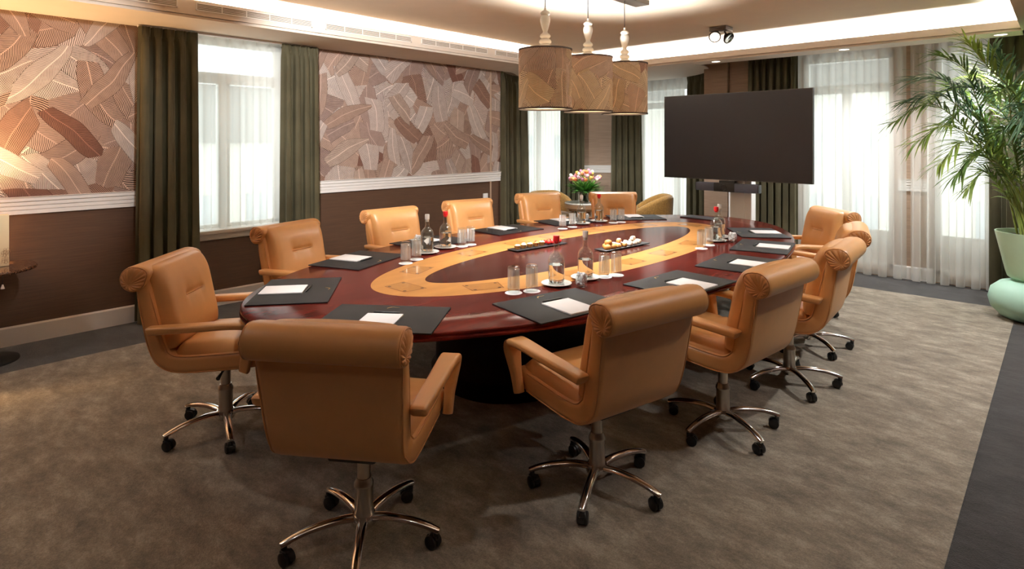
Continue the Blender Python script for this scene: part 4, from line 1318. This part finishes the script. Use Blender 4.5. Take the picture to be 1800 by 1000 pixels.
def tulip(k, ang, rad, ztop, label):
    ci_ = (k*5+(k//8)*3) % 8
    e = empty('tulip', (sx, sy-.02, .622), 0, label, 'tulip', 'tulips in the glass vase')
    top = Vector((rad*math.cos(ang), rad*math.sin(ang), ztop))
    foot = Vector((-.045*math.cos(ang), -.045*math.sin(ang), .02))
    mid = Vector((top.x*.35, top.y*.35, .21))
    P = smooth_path([foot, mid, top], 10)
    b = MB(); b.tube(P, .0045, 6); b.build('stem', stemg, e, 60)
    d = (P[-1]-P[-3]).normalized(); q = d.to_track_quat('Z', 'Y').to_matrix().to_4x4(); Mx = Matrix.Translation(top) @ q
    b = MB(); rows = []
    for zz, r_ in ((0, .006), (.008, .018), (.022, .027), (.038, .028), (.052, .021), (.062, .009)):
        rows.append([Vector((r_*(1+.14*math.cos(3*(2*PI*i/18)))*math.cos(2*PI*i/18), r_*(1+.14*math.cos(3*(2*PI*i/18)))*math.sin(2*PI*i/18), zz+(.008*math.cos(3*2*PI*i/18) if zz > .05 else 0))) for i in range(18)])
    b.loft(rows, M=Mx); b.build('bloom', tmats[ci_], e, 60)
    b = MB()
    for s in range(5):
        a2 = ang+rnd.uniform(-1.2, 1.2); ro = rad*rnd.uniform(.8, 1.2)+.07; zt_ = ztop*rnd.uniform(.45, .86)
        A = [Vector((.03*math.cos(a2), .03*math.sin(a2), .16)), Vector((.55*ro*math.cos(a2), .55*ro*math.sin(a2), (.16+zt_)*.56)), Vector((ro*math.cos(a2), ro*math.sin(a2), zt_))]
        PP = smooth_path(A, 8); rows = []
        sd = Vector((-math.sin(a2), math.cos(a2), 0))
        for i, p in enumerate(PP):
            w = .020*math.sin(PI*min(1, (i+.6)/8.8))
            rows.append([p-sd*w, p+Vector((0, 0, -.004)), p+sd*w])
        b.grid(rows)
    b.build('leaf', leafm, e, 60)
NTU = 38
ring_names = ['in the bouquet crown', 'in the bouquet middle ring', 'on the bouquet rim']
cnt = {}
for k in range(NTU):
    if k < 5: rad, z, rn = .05, .445, 0
    elif k < 17: rad, z, rn = .125, .42, 1
    else: rad, z, rn = .21, .365, 2
    ang = k*2.399
    kc = (k*5+(k//8)*3) % 8
    key = (kc, rn)
    cnt[key] = cnt.get(key, 0)+1
    sd = 'left' if math.cos(ang-R(43)) < -.3 else ('right' if math.cos(ang-R(43)) > .3 else 'centre')
    fb = 'front' if math.sin(ang-R(43)) < 0 else 'back'
    tulip(k, ang+rnd.uniform(-.1, .1), rad+rnd.uniform(-.015, .015), z+rnd.uniform(-.03, .03), '%s tulip %s, %s %s%s' % (TN[kc], ring_names[rn], sd, fb, '' if cnt[key] == 1 else (', beside a second %s one' if cnt[key] == 2 else ', third %s one there') % TN[kc]))

# ------------------------------------------------------------------ palm
ps = empty('round_planter_base', (-.20, 7.02, .0), 0, 'squat round mint green ceramic pouf under the palm pot', 'plant stand')
b = MB(); b.lathe([(0, 0), (.17, 0), (.24, .03), (.305, .10), (.325, .18), (.305, .265), (.24, .325), (.16, .350), (.12, .352), (0, .352)], 48); b.build('body', M['mint2'], ps, 60)
b = MB(); b.lathe([(.10, .350), (.145, .352), (.150, .362), (.14, .372), (0, .372)], 36); b.build('collar', M['mint2'], ps, 40)
pp = empty('potted_palm', (-.20, 7.02, .3722), 0, 'tall feathery palm in a pale green tapered pot', 'potted plant')
b = MB(); b.lathe([(0, 0), (.17, 0), (.185, .012), (.20, .06), (.272, .40), (.275, .415), (.262, .415), (.25, .37), (0, .37)], 48); b.build('pot', M['mint'], pp, 40)
b = MB(); b.lathe([(.255, .372), (.15, .385), (0, .392)], 32); b.build('soil', M['soil'], pp, 60)
def palm_mat(name, a, c):
    m, t, out = newmat(name)
    tc = t.n('ShaderNodeTexCoord')
    nz = t.n('ShaderNodeTexNoise', Vector=tc.outputs['Object'], Scale=7.0, Detail=3.0)
    cc = t.ramp(nz.outputs[0], [(.3, lin(a)), (.7, lin(c))])
    b = t.n('ShaderNodeBsdfPrincipled', Base_Color=cc, Roughness=.38)
    tr = t.n('ShaderNodeBsdfTranslucent', Color=cc)
    t.set(out.inputs[0], t.n('ShaderNodeMixShader', Fac=.4, i1=b.outputs[0], i2=tr.outputs[0]).outputs[0])
    return m
PM = [palm_mat('palm_leaf_a', '#4c6a34', '#7d9a4a'), palm_mat('palm_leaf_b', '#6d8a3e', '#a8ba5e'), palm_mat('palm_leaf_c', '#3c5a3e', '#7d9a7c')]
stalk = pbr('palm_stalk', '#8c9a4a', .5, var=.25, vscale=12)
# azimuth (deg), horizontal reach, height of tip, height of arch, leaflet length
CL = 223
FR = [(CL-3, 1.20, 1.40, 1.56, .30), (CL+6, 1.12, 1.22, 1.36, .30), (CL-10, 1.00, 1.60, 1.64, .32), (CL+2, .85, 1.98, 1.86, .32), (CL+12, .72, 2.08, 1.90, .32),
      (CL-16, .92, 1.80, 1.78, .32), (CL+4, .74, .92, 1.10, .26), (CL-12, .52, .80, .95, .24), (CL+20, .55, 2.02, 1.86, .32), (CL+30, .70, 1.62, 1.66, .32),
      (CL-32, .70, 1.66, 1.70, .32), (CL+45, .62, 1.40, 1.52, .30), (CL-50, .62, 1.44, 1.55, .30), (CL+8, .95, 1.02, 1.22, .28), (CL-5, .60, 1.72, 1.66, .30),
      (CL+70, .45, 1.85, 1.80, .32), (CL-75, .50, 1.85, 1.80, .32), (CL+110, .45, 1.55, 1.60, .30), (CL-115, .40, 1.70, 1.72, .30), (CL+150, .42, 1.75, 1.75, .30), (CL+185, .40, 1.5, 1.6, .30),
      (CL+15, .40, 1.30, 1.32, .28), (CL-22, .42, 1.10, 1.18, .26), (CL, .40, 1.95, 1.80, .32)]
for fi, (az, reach, tipz, arch, ll) in enumerate(FR):
    rg = random.Random(100+fi)
    a = R(az); d = Vector((math.cos(a), math.sin(a), 0)); sd = Vector((-d.y, d.x, 0))
    r0 = rg.uniform(.03, .12); a0 = rg.uniform(0, 2*PI)
    base = Vector((r0*math.cos(a0), r0*math.sin(a0), .38))
    P = smooth_path([base, base+d*(reach*.16)+Vector((0, 0, .38*(arch-.38))), base+d*(reach*.42)+Vector((0, 0, .78*(arch-.38))), d*(reach*.74)+Vector((0, 0, arch)), d*reach+Vector((0, 0, tipz))], 56)
    b = MB(); b.tube(P, [.009-.0072*i/56 for i in range(57)], 6)
    fr = b.build('frond', stalk, pp, 60)
    b = MB()
    for i in range(20, 57):
        p = P[i]; T = (P[min(56, i+1)]-P[i-1]).normalized()
        q = (i-20)/36
        for s in (-1, 1):
            L = ll*(.55+.45*math.sin(PI*min(1, .12+q*.85)))*rg.uniform(.65, 1.2)
            dirv = (T*(.55+.5*q)+sd*s*(.85-.45*q+rg.uniform(-.2, .2))+Vector((rg.uniform(-.15, .15), rg.uniform(-.15, .15), .25+rg.uniform(-.30, .25)))).normalized()
            wn = dirv.cross(Vector((0, 0, 1))).normalized()
            if wn.length < .1: wn = sd
            twist = rg.uniform(-.5, .5); wn = (wn*math.cos(twist)+Vector((0, 0, math.sin(twist)))).normalized()
            rows = []
            droop = rg.uniform(.10, .60)
            for j in range(6):
                u = j/5
                c = p+dirv*(L*u)+Vector((0, 0, -droop*L*u*u))
                w = .0082*math.sin(PI*min(1, .10+u*.88))**.7 if j < 5 else .0006
                rows.append([c-wn*w, c+Vector((0, 0, -.0022)), c+wn*w])
            b.grid(rows)
    lf = b.build('leaflets', PM[fi % 3], fr, 60)
    lf['kind'] = 'stuff'

# ------------------------------------------------------------------ left side table
lt = empty('pedestal_side_table', (-5.70, .53, 0), 0, 'small round brown marble side table cut by the left frame edge', 'table')
b = MB(); b.lathe([(0, .655), (.285, .655), (.30, .660), (.303, .672), (.298, .682), (0, .684)], 48); b.build('top', M['marble'], lt, 40)
b = MB(); b.lathe([(0, 0), (.20, 0), (.20, .012), (.06, .03), (.03, .06), (.028, .60), (.09, .655), (0, .655)], 36); b.build('pedestal', M['blackmat'], lt, 40)
bx = empty('printed_box', (-5.70, .53, .6842), 0, 'cream upright box printed with brown line flowers on the side table', 'box')
b = MB(); b.box((0, 0, .188), (.07, .27, .375), .003); b.build('body', M['cream'], bx)
b = MB()
for k in range(9):   # line-drawn blossoms in the lower corner
    cx, cz = .02+.10*rnd.random(), .03+.085*rnd.random()
    for p in range(5):
        a = 2*PI*p/5+k; pts = []
        for i in range(9):
            t_ = i/8*2*PI; pts.append((.0356, cx+.014*math.cos(a)+.008*math.cos(t_), cz+.014*math.sin(a)+.012*math.sin(t_)))
        b.tube(pts, .0006, 4, caps=False)
for k in range(4):
    b.tube([(.0356, .05+.02*k, .02), (.0356, .06+.018*k, .07), (.0356, .05+.03*k, .12)], .0007, 4)
b.build('flower_print', M['line'], bx, 0)
b = MB(); b.box((0, -.02, .378), (.012, .05, .006), .002); b.build('clasp', M['bronze'], bx)
lp = empty('table_lamp', (-5.74, .28, .6842), 0, 'warm table lamp standing left of the cream box', 'lamp')
b = MB(); b.lathe([(0, 0), (.07, 0), (.07, .012), (.02, .03), (.02, .28), (0, .28)], 28); b.build('base', M['bronze'], lp, 40)
b = MB(); b.lathe([(.13, .24), (.09, .44)], 36); b.build('lamp_shade', M['lampcloth'], lp, 60)
b = MB(); b.tube([(.03, .055, .012), (.06, .10, .008), (.075, .16, .004), (.10, .19, -.004)], .003, 6); b.build('cord', M['black'], lp)
L = bpy.data.lights.new('table_lamp_bulb', 'POINT'); L.energy = 125; L.color = (1, .62, .30); L.shadow_soft_size = .05
o = bpy.data.objects.new('table_lamp_bulb', L); COL.objects.link(o); o.location = (-5.74, .28, 1.06)
tagk = empty('hanging_tag', (-5.41, .60, .60), 0, 'tiny white tag hanging from a black cord at the marble table', 'tag')
b = MB(); b.tube([(0, 0, .075), (.004, 0, .085), (-.01, 0, .083), (0, 0, .04), (0, 0, .0)], .002, 5); b.build('cord', M['black'], tagk)
b = MB(); b.lathe([(0, -.03), (.012, -.03), (.004, 0), (0, 0)], 12); b.build('tag', M['white'], tagk)
# wall switch
ws = empty('wall_thermostat', (XL, 5.90, .815), 0, 'small white wall box on the brown wall under the chair rail', 'wall box')
b = MB(); b.box((.012, 0, 0), (.024, .08, .08), .004); b.build('case', M['white'], ws)
b = MB(); b.box((.025, 0, .0), (.003, .05, .05), .001); b.build('button', M['paper'], ws)

# ------------------------------------------------------------------ outside
out_w = pbr('pale_render', '#cfcbc2', .8, var=.06); out_r = pbr('grey_roof', '#77736f', .8, var=.1); out_g = pbr('window_dark', '#a9adb0', .3)
def house(x, y, rz, w, d, h, rh, label):
    e = empty('building', (x, y, -3), rz, label, 'building', 'pale houses outside the windows')
    b = MB(); b.box((0, 0, h/2), (w, d, h)); b.build('wall', out_w, e, 0)
    b = MB(); vs = [(-w/2, -d/2-.3, h), (w/2, -d/2-.3, h), (w/2, d/2+.3, h), (-w/2, d/2+.3, h), (-w/2, 0, h+rh), (w/2, 0, h+rh)]
    b.add(vs, [[0, 1, 5, 4], [2, 3, 4, 5], [1, 2, 5], [3, 0, 4], [3, 2, 1, 0]]); b.build('roof', out_r, e, 0)
    for i in range(int(w//2.2)):
        for k in range(int(h//2.8)):
            b = MB(); b.box((-w/2+1.3+i*2.2, -d/2-.01, 1.4+k*2.8), (1.0, .06, 1.5)); b.build('window', out_g, e, 0)
house(-3.5, 34, 0, 13, 8, 7.0, 4.5, 'pale gabled house seen faintly through the sheer right of the screen')
house(-32, 8, R(90), 16, 8, 4.5, 3, 'pale house seen faintly through the left wall window')
house(-24, 33, R(28), 13, 8, 7, 3.5, 'pale house seen faintly through the bay windows')

# ------------------------------------------------------------------ light
w = bpy.data.worlds.new('overcast'); SC.world = w; w.use_nodes = True
nt = w.node_tree; nt.nodes.clear()
o_ = nt.nodes.new('ShaderNodeOutputWorld'); bg = nt.nodes.new('ShaderNodeBackground')
bg.inputs[0].default_value = (.97, 1.0, 1.0, 1); bg.inputs[1].default_value = 2.0
nt.links.new(bg.outputs[0], o_.inputs[0])
def portal(name, loc, rot, sx_, sy_):
    L = bpy.data.lights.new(name, 'AREA'); L.shape = 'RECTANGLE'; L.size = sx_; L.size_y = sy_
    L.cycles.is_portal = True
    o = bpy.data.objects.new(name, L); COL.objects.link(o); o.location = loc; o.rotation_euler = rot
    return o
portal('daylight_portal', (XL-.28, (W1[0]+W1[1])/2, (W1[2]+W1[3])/2), (R(90), 0, R(-90)), W1[1]-W1[0], W1[3]-W1[2])
for wq in (W4, W5):
    portal('daylight_portal', ((wq[0]+wq[1])/2, YB+.28, (wq[2]+wq[3])/2), (R(-90), 0, 0), wq[1]-wq[0], wq[3]-wq[2])
for wq in (WA, WB):
    a = R((wq[0]+wq[1])/2)
    portal('daylight_portal', (TC[0]+(TR+.3)*math.cos(a), TC[1]+(TR+.3)*math.sin(a), (wq[2]+wq[3])/2), (R(90), 0, a+PI/2), 1.3, wq[3]-wq[2])
def strip(loc, rotz, length, power, tilt=0):
    L = bpy.data.lights.new('cove_led_strip', 'AREA'); L.shape = 'RECTANGLE'; L.size = length; L.size_y = .04
    L.energy = power; L.color = (1, .985, .97)
    o = bpy.data.objects.new('cove_led_strip', L); COL.objects.link(o); o.location = loc
    o.rotation_euler = Euler((R(180)+tilt, 0, rotz)); return o
strip((TX0-.11, 3.6, ZS+.06), R(90), 6.9, 165)
strip((-2.8, TY1+.11, ZS+.06), 0, 4.9, 165)
strip((TX1+.11, 3.6, ZS+.06), R(90), 6.9, 140)
def spotl(loc, tgt, power, size, col=(1, .99, .98), blend=.6, r=.04):
    L = bpy.data.lights.new('ceiling_spot_beam', 'SPOT'); L.energy = power; L.spot_size = R(size); L.spot_blend = blend; L.color = col; L.shadow_soft_size = r
    o = bpy.data.objects.new('ceiling_spot_beam', L); COL.objects.link(o); o.location = loc
    o.rotation_euler = (Vector(tgt)-Vector(loc)).to_track_quat('-Z', 'Y').to_euler(); return o
spotl((-2.87, 6.36, ZC-.13), (-3.4, 4.6, .74), 90, 60)
# second fixture of the same kind, nearer the camera and above the frame
sp2 = dup(spot, (-2.81, 1.35, ZC), 0, 'black square ceiling spotlight above the near end of the table, out of frame')
spotl((-2.95, 1.40, ZC-.14), (-6.0, 4.6, 1.75), 420, 62)

spotl((-2.95, 1.40, ZC-.14), (-6.0, .7, 1.75), 130, 46)
spotl((-2.72, 1.42, ZC-.14), (-2.95, 2.5, .74), 165, 78, blend=1.0)
# recessed downlights in the lowered ceiling ring; all but the first added as fill
def downlight(x, y, power, label, size=130):
    e = empty('downlight_or_fill', (x, y, ZS), 0, label, 'downlight', 'recessed downlights in the lowered ceiling ring')
    b = MB(); b.lathe([(.052, .002), (.052, -.003), (.062, -.004), (.066, -.001), (.066, .002)], 32); b.build('ring', M['soffit'], e, 40)
    b = MB(); b.lathe([(0, -.0015), (.052, -.0015)], 32); b.build('lens', M['downlens'], e, 40)
    L = bpy.data.lights.new('downlight_or_fill_beam', 'SPOT'); L.energy = power; L.color = (.97, .99, 1); L.spot_size = R(size); L.spot_blend = .8; L.shadow_soft_size = .06
    o = bpy.data.objects.new('downlight_or_fill_beam', L); COL.objects.link(o); o.location = (x, y, ZS-.02)
M['downlens'] = emit('downlight_lens', '#fff4e4', 2.5)
for x, y, p, lb in ((-3.28, 7.36, 60, 'round recessed downlight in the ceiling ring above the screen'),
                    (-1.80, 7.36, 140, 'added fill downlight in the ceiling ring before the right sheer'),
                    (-.45, 7.36, 140, 'added fill downlight in the ceiling ring above the palm'),
                    (.06, 5.4, 185, 'added fill downlight in the right ceiling ring, out of frame, far one'),
                    (.06, 3.4, 40, 'added fill downlight in the right ceiling ring, out of frame, middle one'),
                    (-.9, -.38, 7, 'added fill downlight behind the camera at right'),
                    (-3.0, -.38, 12, 'added fill downlight behind the camera in the middle'),
                    (-5.0, -.38, 34, 'added fill downlight behind the camera at left'),
                    (-5.05, 7.55, 170, 'added fill downlight in the bay ceiling above the round table')):
    downlight(x, y, p, lb)
# ------------------------------------------------------------------ camera
cd = bpy.data.cameras.new('camera'); cam = bpy.data.objects.new('camera', cd); COL.objects.link(cam)
cam.location = (0, 0, 1.6); cam.rotation_euler = (R(90), 0, R(43.0))
cd.sensor_width = 36; cd.lens = 36*1042/1800; cd.shift_y = (247.7-500)/1800; cd.clip_start = .02
SC.camera = cam
vs = SC.view_settings
vs.view_transform = 'Standard'; vs.look = 'None'; vs.gamma = 1; vs.use_curve_mapping = False; vs.exposure = 0.68
SC.cycles.max_bounces = 10; SC.cycles.diffuse_bounces = 5; SC.cycles.glossy_bounces = 4; SC.cycles.transmission_bounces = 8; SC.cycles.transparent_max_bounces = 24
SC.cycles.caustics_reflective = False; SC.cycles.caustics_refractive = False
SC.cycles.sample_clamp_indirect = 4.0
SC.cycles.use_denoising = True
